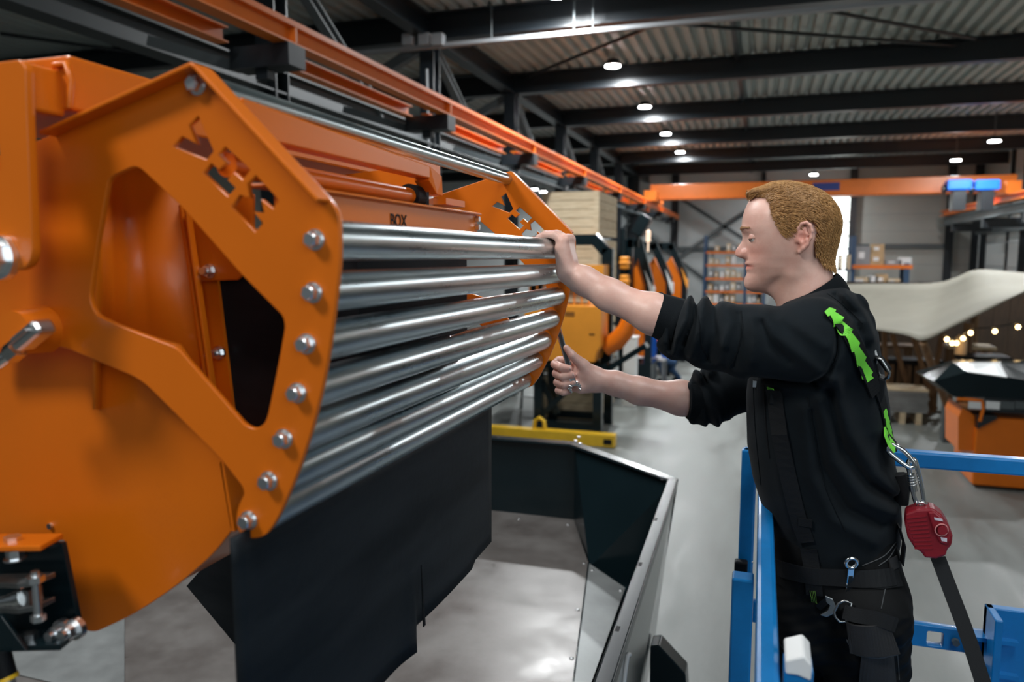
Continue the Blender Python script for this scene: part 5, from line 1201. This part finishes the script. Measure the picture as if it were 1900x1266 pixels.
# eyebrows
for sgn in (-1, 1):
    n = 420; t_ = rng.uniform(0, 1, n); yb = YM+sgn*(.010+.054*t_)
    zb = zpy(426)+(.0045*np.sin(t_*2.9))-.003*t_+rng.normal(0, .0018, n); P = np.stack([np.interp(zb, fz, fx)-.003, yb, zb], 1).astype(np.float32)
    P = proj_(P, .0008, 4)
    def fl2(Q): f = np.zeros_like(Q); f[:, 1] = sgn; f[:, 0] = .5; f[:, 2] = .25+rng.normal(0, .12, len(Q)); return f
    v_, f_ = strands(P, np.full(n, .0085), fl2, lambda x, z: np.full(x.shape, .0014), .0004)
    mobj(rawmesh('eyebrow', v_, f_), 'eyebrow', BROW, man)
# ------------------------------------------------------------ sweatshirt
YT_ = 1.87
def t3(px, py, y=YT_): return on(px, py, Y=y)
rows = [(570, 1452, 1588), (585, 1425, 1602), (610, 1408, 1615), (660, 1393, 1634), (740, 1384, 1648), (830, 1386, 1656), (890, 1396, 1666), (940, 1412, 1671), (985, 1430, 1668), (1015, 1440, 1654), (1040, 1446, 1642)]
tz = np.array([t3(1520, r[0]).z for r in rows])[::-1]; tf = np.array([t3(r[1], r[0]).x for r in rows])[::-1]; tb = np.array([t3(r[2], r[0]).x for r in rows])[::-1]
hw = np.array([.100, .165, .190, .198, .195, .186, .180, .178, .174, .168, .162])[::-1]
def torso(grow=0):
    def f(X, Y, Z):
        a = np.interp(Z, tz, tf)-grow; b = np.interp(Z, tz, tb)+grow; w_ = np.interp(Z, tz, hw)+grow
        A = (b-a)/2; c = (a+b)/2
        rho = (np.abs((X-c)/A)**2.3+np.abs((Y-YT_)/w_)**2.3)**(1/2.3)
        d = (rho-1)*np.minimum(A, w_)*.9
        for e in (Z-tz[-1]-.005, tz[0]-Z): k = .02; h = np.maximum(k-np.abs(d-e), 0)/k; d = np.maximum(d, e)+h*h*k*.25
        return d.astype(np.float32)
    return f
SW = SDF(); SW.fn(torso(), (tf.min()-.01, YT_-.21, tz[0]-.01), (tb.max()+.01, YT_+.21, tz[-1]+.02), k=0)
SW.rc(t3(1512, 592), on(1512, 612, Y=1.71), .048, .068, k=.05); SW.rc(t3(1506, 595), on(1470, 625, Y=2.04), .048, .066, k=.05)
SW.ell(t3(1562, 606, 1.80), (.055, .06, .08), None, k=.06)
sA, sB, sC, sD = on(1502, 645, Y=1.69), on(1400, 637, Y=1.685), on(1290, 612, Y=1.70), on(1209, 580, Y=1.725)
SW.rc(sA, sB, .083, .079, k=.035); SW.rc(sB, sC, .0765, .067, k=.02);
cdir = (sD-sC).normalized()
rA, rB, rC, rD = on(1440, 665, Y=2.06), on(1385, 705, Y=2.05), on(1320, 745, Y=2.03), on(1276, 744, Y=2.01)
SW.rc(rA, rB, .080, .074, k=.03); SW.rc(rB, rC, .070, .060, k=.03); SW.rc(rC, rD.lerp(rC, .95), .058, .055, k=.02)
def sleeve_folds(X, Y, Z, a, b, amp, lam, ph, win):
    ax = np.array(b-a); L_ = np.linalg.norm(ax); ax = ax/L_
    t_ = (X-a.x)*ax[0]+(Y-a.y)*ax[1]+(Z-a.z)*ax[2]
    qx, qz = X-a.x-t_*ax[0], Z-a.z-t_*ax[2]; ang = np.arctan2(qz, Y-a.y-t_*ax[1])
    r_ = np.sqrt(qx**2+(Y-a.y-t_*ax[1])**2+qz**2)
    w_ = np.clip((t_-win[0])/.02, 0, 1)*np.clip((win[1]-t_)/.05, 0, 1)*(r_ < .11)
    return w_*amp*(np.sin(t_*2*PI/lam+ph*np.sin(ang+.6)+.8*np.sin(2*ang))**1*(.75+.25*np.sin(3*ang+t_*40)))
ridges = []
def R_(pts, amp, sg, y=1.70, ylim=1.86): ridges.append((np.array([(on(a, b, Y=y).x, on(a, b, Y=y).z) for a, b in pts]), amp, sg, ylim))
R_([(1545, 700), (1575, 800), (1625, 880), (1672, 925)], .013, .016); R_([(1520, 740), (1545, 850), (1600, 925), (1668, 962)], .012, .016)
R_([(1495, 760), (1505, 880), (1545, 960), (1620, 1005)], .009, .016); R_([(1535, 720), (1560, 830), (1612, 903), (1668, 945)], -.010, .009); R_([(1505, 760), (1524, 865), (1572, 945), (1640, 985)], -.009, .009)
R_([(1440, 800), (1450, 900), (1470, 980)], .006, .014); R_([(1600, 640), (1612, 720), (1625, 800)], .006, .02)
R_([(1565, 545), (1597, 580), (1615, 625)], .009, .009, 1.78); R_([(1548, 548), (1580, 590), (1600, 640)], -.007, .006, 1.78); R_([(1575, 530), (1606, 575), (1622, 612)], -.005, .006, 1.8)
R_([(1556, 610), (1552, 655), (1537, 692), (1512, 714)], -.012, .006, 1.63, 1.75); R_([(1395, 704), (1450, 712), (1512, 716)], -.014, .008, 1.66, 1.80)
R_([(1420, 583), (1440, 620), (1480, 655), (1520, 690)], .008, .012, 1.63); R_([(1412, 600), (1430, 640), (1465, 670)], -.008, .008, 1.63)
R_([(1455, 590), (1490, 612), (1530, 640)], .006, .012, 1.63); R_([(1370, 585), (1374, 630), (1362, 680)], -.006, .006, 1.62); R_([(1350, 575), (1356, 600), (1345, 640)], .009, .010, 1.62)
R_([(1395, 590), (1404, 625), (1395, 670)], .006, .010, 1.62)
R_([(1243, 548), (1236, 590), (1232, 634)], .006, .007, 1.66); R_([(1262, 550), (1252, 600), (1244, 650)], -.014, .006, 1.66); R_([(1278, 549), (1276, 590), (1258, 628), (1250, 655)], .012, .007, 1.65); R_([(1290, 556), (1284, 600), (1268, 640)], -.012, .0055, 1.65); R_([(1305, 555), (1300, 610), (1283, 662)], .010, .008, 1.64); R_([(1322, 562), (1326, 620), (1312, 668)], -.009, .008, 1.64); R_([(1338, 566), (1345, 620), (1335, 672)], .006, .010, 1.64)
def swpost(X, Y, Z, D):
    D = D-sleeve_folds(X, Y, Z, sD, sB, .0035, .055, 1.6, (.06, .16))-sleeve_folds(X, Y, Z, rD, rB, .0085, .036, 1.2, (.012, .10))
    X2 = X+0*Z
    for P, amp, sg, yl in ridges:
        lo = P.min(0)-.05; hi = P.max(0)+.05
        if X.max() < lo[0] or X.min() > hi[0] or Z.max() < lo[1] or Z.min() > hi[1] or Y.min() > yl: continue
        dd = np.full(X2.shape, 9.0, dtype=np.float32)
        for i in range(len(P)-1):
            e = P[i+1]-P[i]; t_ = np.clip(((X-P[i][0])*e[0]+(Z-P[i][1])*e[1])/(e@e), 0, 1); dd = np.minimum(dd, np.sqrt((X-P[i][0]-t_*e[0])**2+(Z-P[i][1]-t_*e[1])**2))
        D = D-amp*np.exp(-(dd/sg)**2)*np.clip((yl-Y)/.04, 0, 1)
    return D
SW.post = swpost
for a_, b_, c_ in [((1.0), 0, 0)]: pass
# soft underside bulges of the pushed-up sleeves
for px, py, y, r in [(1236, 640, 1.70, .020), (1256, 648, 1.70, .022), (1302, 660, 1.70, .022), (1322, 668, 1.70, .020)]: SW.ell(on(px, py, Y=y), (r, r*1.6, r*.8), None, k=.03)
for px, py, r in [(1286, 776, .016), (1308, 774, .018), (1330, 764, .018), (1284, 716, .016), (1299, 698, .018), (1318, 690, .018)]: SW.ell(on(px, py, Y=2.02), (r*.75, r*2.0, r), None, k=.02)
swm = SW.mesh('sweatshirt', .0042); sweater = mobj(swm, 'sweatshirt', SWEAT, man)
# ribbed cuffs
def cuff(a, b, r0, r1, name='cuff'):
    n = 14; m_ = MB(); pts = [a.lerp(b, i/n) for i in range(n+1)]; m_.tube(pts, [r0+(r1-r0)*i/n+(.0016 if i in (1, n-1) else 0) for i in range(n+1)], 40); return m_.obj(name, SWEATR, sweater)
cuff(sD.lerp(sC, .0), sD.lerp(sC, .75), .0485, .0570)
cuff(rD.lerp(rC, -.02), rD.lerp(rC, .60), .0475, .0520)
# collar
m_ = MB(); nn = 40; vs = []
cf, cb = on(1433, 566, Y=YM), on(1551, 506, Y=YM); bf, bb = on(1420, 590, Y=YM), on(1580, 548, Y=YM); mf, mb2 = on(1426, 578, Y=YM), on(1566, 520, Y=YM)
for (f_, b_, w_) in ((bf, bb, .098), (mf, mb2, .087), (cf, cb, .074)):
    for i in range(nn):
        t_ = 2*PI*i/nn; c = (f_+b_)/2; e = (f_-b_)/2; p = c+e*math.cos(t_)+Vector((0, w_*math.sin(t_), 0)); p.z -= .012*math.exp(-((math.cos(t_)-1)/.3)**2)+.010*abs(math.sin(t_)); vs.append(p)
m_.add(vs, [[j*nn+i, j*nn+(i+1) % nn, (j+1)*nn+(i+1) % nn, (j+1)*nn+i] for j in range(2) for i in range(nn) if i not in (0, nn-1)], True)
cl = m_.obj('collar', SWEATR, sweater); so = cl.modifiers.new('s', 'SOLIDIFY'); so.thickness = .007; so.offset = 0; sb = cl.modifiers.new('u', 'SUBSURF'); sb.levels = 2; sb.render_levels = 2
SB = bvh(sweater)
for pts in [[(1553, 607), (1556, 640), (1545, 680), (1515, 714)], [(1375, 577), (1378, 612), (1368, 655), (1352, 684)], [(1288, 551), (1298, 600), (1302, 640), (1318, 672)], [(1398, 720), (1402, 800), (1412, 900)], [(1500, 735), (1510, 800), (1530, 900), (1568, 985)], [(1535, 545), (1575, 575), (1600, 600)]]:
    m_ = drape_tube(SB, pts, .0014, 8, .0004)
    if m_.v: m_.obj('seam', SWEATR, sweater)
m_ = drape_tube(SB, [(1418, 716), (1421, 780), (1428, 850)], .0022, 8)
if m_.v: m_.obj('zip', PRINT_D, sweater)
c, n = drape(SB, 1402, 712)
if c: MB().box(c-Vector((.006, .004, .008)), c+Vector((.006, .002, .006))).obj('zip_pull', BOLT, sweater)
# ------------------------------------------------------------ trousers
TR = SDF()
wz = [(1000, 1445, 1655), (1045, 1440, 1662), (1085, 1436, 1672), (1120, 1432, 1668), (1160, 1432, 1668)]
for i in range(len(wz)-1):
    (p0, a0, b0), (p1, a1, b1) = wz[i], wz[i+1]
    for dy in (-.075, -.025, .025, .075):
        for f in (.30, .62):
            A = t3(a0+(b0-a0)*f+ (8 if dy < 0 else -8), p0, YT_+dy); B = t3(a1+(b1-a1)*f+(8 if dy < 0 else -8), p1, YT_+dy); TR.rc(A, B, .088, .090, k=.02)
TR.rc(HPL+Vector((0, -.01, 0)), KNL, .094, .080, k=.03); TR.rc(HPR, KNR, .098, .080, k=.03)
TR.rc(KNL, ANL, .078, .068, k=.02); TR.rc(KNR, ANR, .078, .068, k=.02)
TR.ell(on(1622, 1150, Y=1.70), (.07, .045, .06), None, k=.03)       # stuffed thigh pocket
def trpost(X, Y, Z, D):
    return D-(.0030*np.sin(Z*95+X*40+2*np.sin(Y*30))*np.sin(X*55-Z*20+Y*20)+.0012*np.sin(Z*210-X*120))*(Z < 2.46)
TR.post = trpost
trousers = mobj(TR.mesh('trousers', .005), 'trousers', TROUS, man)
TB = bvh(trousers); SB2 = bvh(trousers, sweater)
def dr(tree, pts, w_, m, name, par, thick=.003, lift=.001, prof=None):
    mm = drape_strap(tree, pts, w_, thick, lift, prof)
    if mm.v: return mm.obj(name, m, par)
dr(TB, [(1600, 1074), (1632, 1078), (1672, 1072)], .034, WEB, 'leg_belt', trousers, .004, .003)
dr(TB, [(1575, 1178), (1600, 1184), (1630, 1184), (1660, 1178)], .070, TROUS2, 'pocket_flap', trousers, .005, .008)
dr(TB, [(1585, 1206), (1620, 1212), (1668, 1204)], .004, STITCH, 'stitching', trousers, .001, .013)
dr(TB, [(1575, 1178), (1582, 1195), (1590, 1205)], .002, STITCH, 'stitching', trousers, .001, .013)
dr(TB, [(1590, 1240), (1630, 1246), (1662, 1240)], .09, TROUS2, 'thigh_patch', trousers, .003, .004)
for pts in ([(1630, 1050), (1650, 1035), (1664, 1010)], [(1645, 1080), (1635, 1130)], [(1665, 1216), (1668, 1262)], [(1600, 1050), (1640, 1032), (1662, 1006)]):
    m_ = drape_tube(TB, pts, .0012, 8, .0005)
    if m_.v: m_.obj('stitching', STITCH, trousers)
dr(TB, [(1645, 1050), (1666, 1040)], .025, TROUS2, 'rear_pocket', trousers, .003, .002)
# boots
for a in (ANL, ANR):
    B_o = SDF(); B_o.rc(a+Vector((.01, 0, .02)), a+Vector((-.01, 0, -.03)), .052, .055, k=0).rc(a+Vector((.02, 0, -.05)), a+Vector((-.15, 0, -.062)), .048, .036, k=.03)
    B_o.fn(lambda X, Y, Z: (Z-ZP-.002+0*X+0*Y).astype(np.float32), a-Vector((.4, .2, .3)), a+Vector((.4, .2, .3)), k=0, op='s') if False else None
    mobj(B_o.mesh('boot', .006), 'boot', PRINT_D, man)
# ------------------------------------------------------------ harness
hn = bpy.data.objects.new('harness', None); COL.objects.link(hn); hn.parent = man; hn.matrix_parent_inverse = parent_matrix(man).inverted()
line = [(1534, 577), (1548, 588), (1566, 610), (1583, 640), (1599, 675), (1612, 705), (1622, 735)]
dr(SB, line, .036, WEB, 'shoulder_strap', hn, .003, .004)
zig = lambda t_: .50+.46*((t_*6.5) % 1.0)
lg = drape_strap(SB, [(a-3, b+2) for a, b in line[:-1]], .031, .0010, .0078, zig, 14)
if lg.v: lg.obj('green_pattern', GREEN, hn)
dr(SB, [(1612, 690), (1626, 722), (1638, 760), (1646, 800), (1652, 830)], .034, WEB, 'back_strap', hn, .003, .002)
lg = drape_strap(SB, [(1636, 760), (1643, 790), (1650, 820)], .026, .0012, .0056, lambda t_: .55+.4*((t_*4) % 1.0), 14)
if lg.v: lg.obj('green_pattern', GREEN, hn)
dr(SB, [(1438, 715), (1446, 790), (1462, 880), (1482, 960), (1500, 1010)], .034, WEB, 'front_strap', hn, .004, .004)
dr(SB, [(1433, 716), (1436, 727)], .018, GREEN, 'green_tab', hn, .002, .006)
c, n = drape(SB, 1440, 740)
if c: MB().box(c-Vector((.014, .008, .012)), c+Vector((.014, .004, .012))).obj('chest_buckle', PRINT_D, hn, bevel=.002)
dr(SB, [(1478, 965), (1512, 970)], .018, WEB, 'strap_keeper', hn, .004, .006)
dr(SB2, [(1500, 1012), (1508, 1060), (1512, 1110)], .034, WEB, 'hip_strap', hn, .003, .003)
dr(SB2, [(1440, 1050), (1500, 1066), (1560, 1070), (1610, 1074), (1662, 1070)], .036, WEB, 'waist_strap', hn, .004, .007)
for (x0, y0, x1, y1) in ((1506, 1058, 1514, 1082), (1506, 1094, 1514, 1118)):
    for j in range(4):
        f = j/3; m_ = drape_tube(TB, [(x0+(x1-x0)*f-2, y0), (x0+(x1-x0)*f+2, y1)], .0007, 6, .009)
        if m_.v: m_.obj('green_stitching', mat('green_thread', (.10, .22, .03), .7) if 'green_thread' not in MATS else MATS['green_thread'], hn)
# back: adjuster plates, D-ring loop
def onb(px, py, y): return on(px, py, Y=y)
YB_ = 1.72
MB().prism([onb(1618, 722, YB_), onb(1630, 700, YB_), onb(1643, 706, YB_), onb(1640, 735, YB_), onb(1630, 764, YB_), onb(1620, 752, YB_)], (.006, .05, .004)).obj('dorsal_plate', PRINT_D, hn, bevel=.003)
MB().tube([onb(1626, 662, YB_), onb(1636, 668, YB_), onb(1651, 692, YB_), onb(1648, 700, YB_), onb(1638, 706, YB_+.03), onb(1624, 680, YB_+.03)], .0035, 8, True).obj('d_ring', DULL, hn)
MB().bar(onb(1632, 664, YB_+.01), onb(1650, 688, YB_+.01), .012, .014).obj('strap_keeper', PRINT_D, hn, bevel=.003)
MB().prism([onb(1618, 655, YB_+.02), onb(1626, 650, YB_+.02), onb(1630, 664, YB_+.02), onb(1622, 670, YB_+.02)], (0, .03, 0)).obj('white_label', WHITE, hn)
MB().ribbon([onb(1640, 800, YB_), onb(1647, 818, YB_), onb(1658, 832, YB_)], [(0.002, .018, .006)]*3, [(.003, 0, .002)]*3).obj('lanyard_loop', GREEN, hn)
MB().ribbon([onb(1643, 800, YB_+.02), onb(1652, 820, YB_+.02), onb(1661, 830, YB_+.02)], [(0.002, .020, .006)]*3, [(.003, 0, .002)]*3).obj('lanyard_loop', WEB, hn)
MB().tube([onb(1668, 880, 1.78), onb(1674, 905, 1.78), onb(1671, 935, 1.78)], .016, 8).obj('padding', WEB, hn)
MB().ribbon([onb(1666, 975, 1.75), onb(1676, 1010, 1.75), onb(1672, 1045, 1.75)], [(0, .018, 0)]*3, [(.003, 0, 0)]*3).obj('side_strap', WEB, hn)
# friction buckle on the thigh
bc, bn_ = drape(TB, 1548, 1130)
if bc is None: bc = on(1548, 1130, Y=1.66)
def bq(px, py): p = on(px, py, Y=bc.y-.026); return p
MB().prism([bq(1531, 1106), bq(1545, 1112), bq(1552, 1128), bq(1546, 1140), bq(1534, 1146), bq(1522, 1142), bq(1528, 1138), bq(1536, 1134), bq(1540, 1124), bq(1533, 1118)], (0, .006, 0)).obj('thigh_buckle', DULL, hn, bevel=.001)
MB().tube([bq(1548, 1136), bq(1556, 1120), bq(1566, 1115), bq(1580, 1119), bq(1570, 1154), bq(1558, 1154), bq(1550, 1146)], .0028, 8, True).obj('thigh_buckle', DULL, hn)
dr(TB, [(1566, 1134), (1590, 1142), (1625, 1146), (1664, 1160)], .030, WEB, 'thigh_strap', hn, .003, .010)
dr(TB, [(1522, 1112), (1535, 1124)], .034, WEB, 'thigh_strap', hn, .003, .004)
# ------------------------------------------------------------ spanners, carabiners, fall arrester
def spanner(name, label, p, q_, nrm, w_=.0145, ring=True, openend=True, par=None):
    t = thing(name, label, 'spanner', tuple(p)); p, q_ = Vector(p), Vector(q_); d = (q_-p).normalized(); nrm = Vector(nrm); nrm = (nrm-d*nrm.dot(d)).normalized(); s_ = d.cross(nrm)
    MB().bar(p+d*.012, q_-d*.012, w_*.85, .0055, up=tuple(nrm)).obj('shank', CHROME, t, bevel=.0015)
    MB().bar(p+d*.03+nrm*.003, q_-d*.03+nrm*.003, w_*.5, .001, up=tuple(nrm)).obj('shank_groove', BEAM, t)
    if ring:
        MB().ring(p, nrm, .0118, .0042, 24, 8).obj('ring_end', CHROME, t)
        MB().ring(p, nrm, .0088, .0016, 12, 6).obj('ring_teeth', DULL, t)
    if openend:
        c = q_; pts = []
        for k in range(13):
            a = math.radians(50+260*k/12); pts.append(c+(d*math.cos(a)+s_*math.sin(a))*.0135)
        m_ = MB()
        for k in range(12):
            f = .0075-.0048*abs(k-5.5)/5.5
            a, b = pts[k], pts[k+1]; m_.bar(a, b, .0055, f*2, up=tuple((c-a).normalized()))
        m_.obj('open_jaw', CHROME, t, bevel=.0008)
    return t
spanner('spanner', 'chrome combination spanner gripped in the right fist below the rollers', on(1020, 556, Y=1.968), on(1067, 721, Y=1.932), (0.3, -1, 0), .0185)
pc, pn_ = drape(TB, 1575, 1090)
py_ = (pc.y if pc is not None else 1.70)-.012
spanner('spanner', 'ring spanner sticking up out of the trouser side pocket', on(1580, 1045, Y=py_), on(1572, 1125, Y=py_+.02), (.3, -1, 0), .0165, True, False)
cr = thing('carabiner', 'upper polished carabiner hooked into the green back loop', 'carabiner', tuple(onb(1670, 840, YB_)))
def loop(px, y, r): return [onb(a, b, y+dy) for a, b, dy in px]
MB().tube(resample(loop([(1650, 829, 0), (1657, 826, .0), (1678, 838, 0), (1695, 858, 0), (1696, 866, 0), (1688, 868, 0), (1672, 858, 0), (1650, 840, 0), (1647, 833, 0)], YB_, 0)+[onb(1650, 829, YB_)], 40), .0048, 8, True).obj('body', CHROME, cr)
cr2 = thing('carabiner', 'lower screw-gate carabiner holding the red fall arrester', 'carabiner', tuple(onb(1698, 900, YB_)))
MB().tube(resample(loop([(1686, 856, 0), (1693, 852, 0), (1699, 858, 0), (1707, 890, 0), (1714, 925, 0), (1711, 936, 0), (1702, 936, 0), (1697, 925, 0), (1690, 890, 0), (1685, 864, 0)], YB_+.012, 0)+[onb(1686, 856, YB_+.012)], 44), .0046, 8, True).obj('body', CHROME, cr2)
MB().cyl(onb(1690, 880, YB_+.010), onb(1695, 912, YB_+.010), .0078, n=16).obj('gate_sleeve', CHROME, cr2, bevel=.001)
for f in (.15, .3, .45, .6): 
    a, b = onb(1690, 880, YB_+.010), onb(1695, 912, YB_+.010); MB().ring(a.lerp(b, f), b-a, .0078, .0012, 20, 6).obj('gate_groove', DULL, cr2)
fa = thing('fall_arrester', 'red plastic fall arrester block hanging on the carabiner', 'fall arrester', tuple(onb(1725, 990, YB_)))
MB().tube([onb(1702, 942, YB_+.012), onb(1704, 934, YB_+.004), onb(1712, 932, YB_+.004), onb(1719, 936, YB_+.012), onb(1719, 943, YB_+.012)], .0032, 8).obj('shackle', CHROME, fa)
MB().cyl(onb(1709, 946, YB_+.012), onb(1708, 938, YB_+.012), .009, n=14).obj('swivel', mat('brass', (.45, .30, .10), .3, 1.0), fa)
fp = [(1681, 953), (1700, 946), (1731, 944), (1748, 957), (1760, 975), (1768, 995), (1766, 1013), (1757, 1022), (1756, 1032), (1737, 1038), (1715, 1036), (1712, 1028), (1697, 1018), (1684, 998), (1679, 975)]
MB().prism([onb(a, b, YB_-.016) for a, b in fp], (0.006, .050, 0)).obj('housing', RED, fa, bevel=.007)
MB().prism([onb(a, b, YB_-.022) for a, b in [(1722, 952), (1734, 950), (1749, 962), (1761, 985), (1764, 1003), (1756, 1012), (1744, 1008), (1732, 985)]], (0, .012, 0)).obj('face_plate', RED, fa, bevel=.003)
cc = onb(1747, 984, YB_-.023); MB().ring(cc, (0.2, -1, 0), .0125, .0014, 24, 6).obj('button_ring', mat('pale_red', (.55, .2, .2), .4), fa); MB().cyl(cc+Vector((0, .004, 0)), cc+Vector((.0008, -.005, 0)), .0085, n=20).obj('button', RED, fa, bevel=.001)
MB().prism([onb(a, b, YB_-.0225) for a, b in [(1733, 960), (1748, 963), (1750, 968), (1734, 965)]], (0, -.0006, 0)).obj('print', mat('pale_print', (.6, .55, .62), .5), fa)
MB().prism([onb(a, b, YB_-.0225) for a, b in [(1745, 997), (1757, 999), (1757, 1006), (1747, 1004)]], (0, -.0006, 0)).obj('print', MATS['pale_print'], fa)
for k in range(9):
    f = k/8; a = onb(1684+10*f-(0 if f > .2 else 2)+ (3 if f > .6 else 0)*1, 962+56*f, YB_-.017); b = onb(1722-4+12*f, 958+60*f, YB_-.017)
    MB().bar(a, b, .002, .003).obj('rib', RED, fa)
m_ = MB(); MB
lp = [onb(1740, 1034, YB_+.01), onb(1765, 1100, YB_-.02), onb(1795, 1180, YB_-.06), onb(1822, 1262, YB_-.10), onb(1850, 1350, YB_-.14)]
tag(MB().ribbon(resample(lp, 12), [(.0150, .006, .002)]*12, [(0, -.003, 0)]*12).obj('lanyard_strap', WEB), 'black lanyard strap running down from the red fall arrester', 'strap')
# ------------------------------------------------------------ a second worker far behind
wp_ = on(1243, 700, Y=19.6); wp_.z = 0
w2 = thing('person', 'person in dark top and blue jeans crouching by the blue tubs in the distance', 'person', tuple(wp_))
O = wp_; pz = lambda x, y, z: O+Vector((x, y, z))
sB_ = SDF(); sB_.chain([pz(.05, 0, .55), pz(-.02, 0, .80), pz(-.12, 0, 1.02)], [.15, .16, .15], k=.05)
sB_.rc(pz(-.12, -.18, 1.05), pz(-.30, -.22, .85), .06, .05, k=.04).rc(pz(-.30, -.22, .85), pz(-.50, -.18, .78), .048, .038, k=.02)
sB_.rc(pz(-.12, .18, 1.05), pz(-.30, .2, .85), .06, .05, k=.04).rc(pz(-.30, .2, .85), pz(-.50, .16, .78), .048, .038, k=.02)
top2 = mobj(sB_.mesh('jumper', .02), 'jumper', SWEAT, w2)
s2 = SDF(); s2.rc(pz(-.14, 0, 1.08), pz(-.22, 0, 1.18), .055, .05, k=.02).ell(pz(-.26, 0, 1.27), (.10, .08, .125), None, k=.03)
for sy in (-.18, .16):
    s2.rc(pz(-.48, sy, .785), pz(-.57, sy, .77), .034, .03, k=.02)
    for j in range(4): s2.rc(pz(-.57, sy+.012*(j-1.5), .77), pz(-.64, sy+.018*(j-1.5), .755), .013, .010, k=.008)
    s2.rc(pz(-.52, sy, .79), pz(-.57, sy-.05, .80), .014, .011, k=.01)
mobj(s2.mesh('body', .010), 'body', SKIN, w2)
s3 = SDF(); s3.ell(pz(-.245, 0, 1.30), (.112, .09, .115), None, k=0); mobj(s3.mesh('hair', .012), 'hair', PRINT_D, w2)
s4 = SDF(); s4.rc(pz(.08, -.1, .52), pz(-.28, -.14, .56), .10, .085, k=.04).rc(pz(-.28, -.14, .56), pz(-.12, -.14, .09), .08, .06, k=.04).rc(pz(.08, .1, .52), pz(.02, .12, .30), .10, .085, k=.04).rc(pz(.02, .12, .30), pz(.22, .12, .09), .08, .06, k=.04)
mobj(s4.mesh('jeans', .015), 'jeans', DENIM, w2)
for a in (pz(-.12, -.14, .06), pz(.22, .12, .06)):
    s5 = SDF(); s5.rc(a, a+Vector((-.14, 0, -.01)), .055, .045, k=.02); mobj(s5.mesh('shoe', .015), 'shoe', PRINT_D, w2)
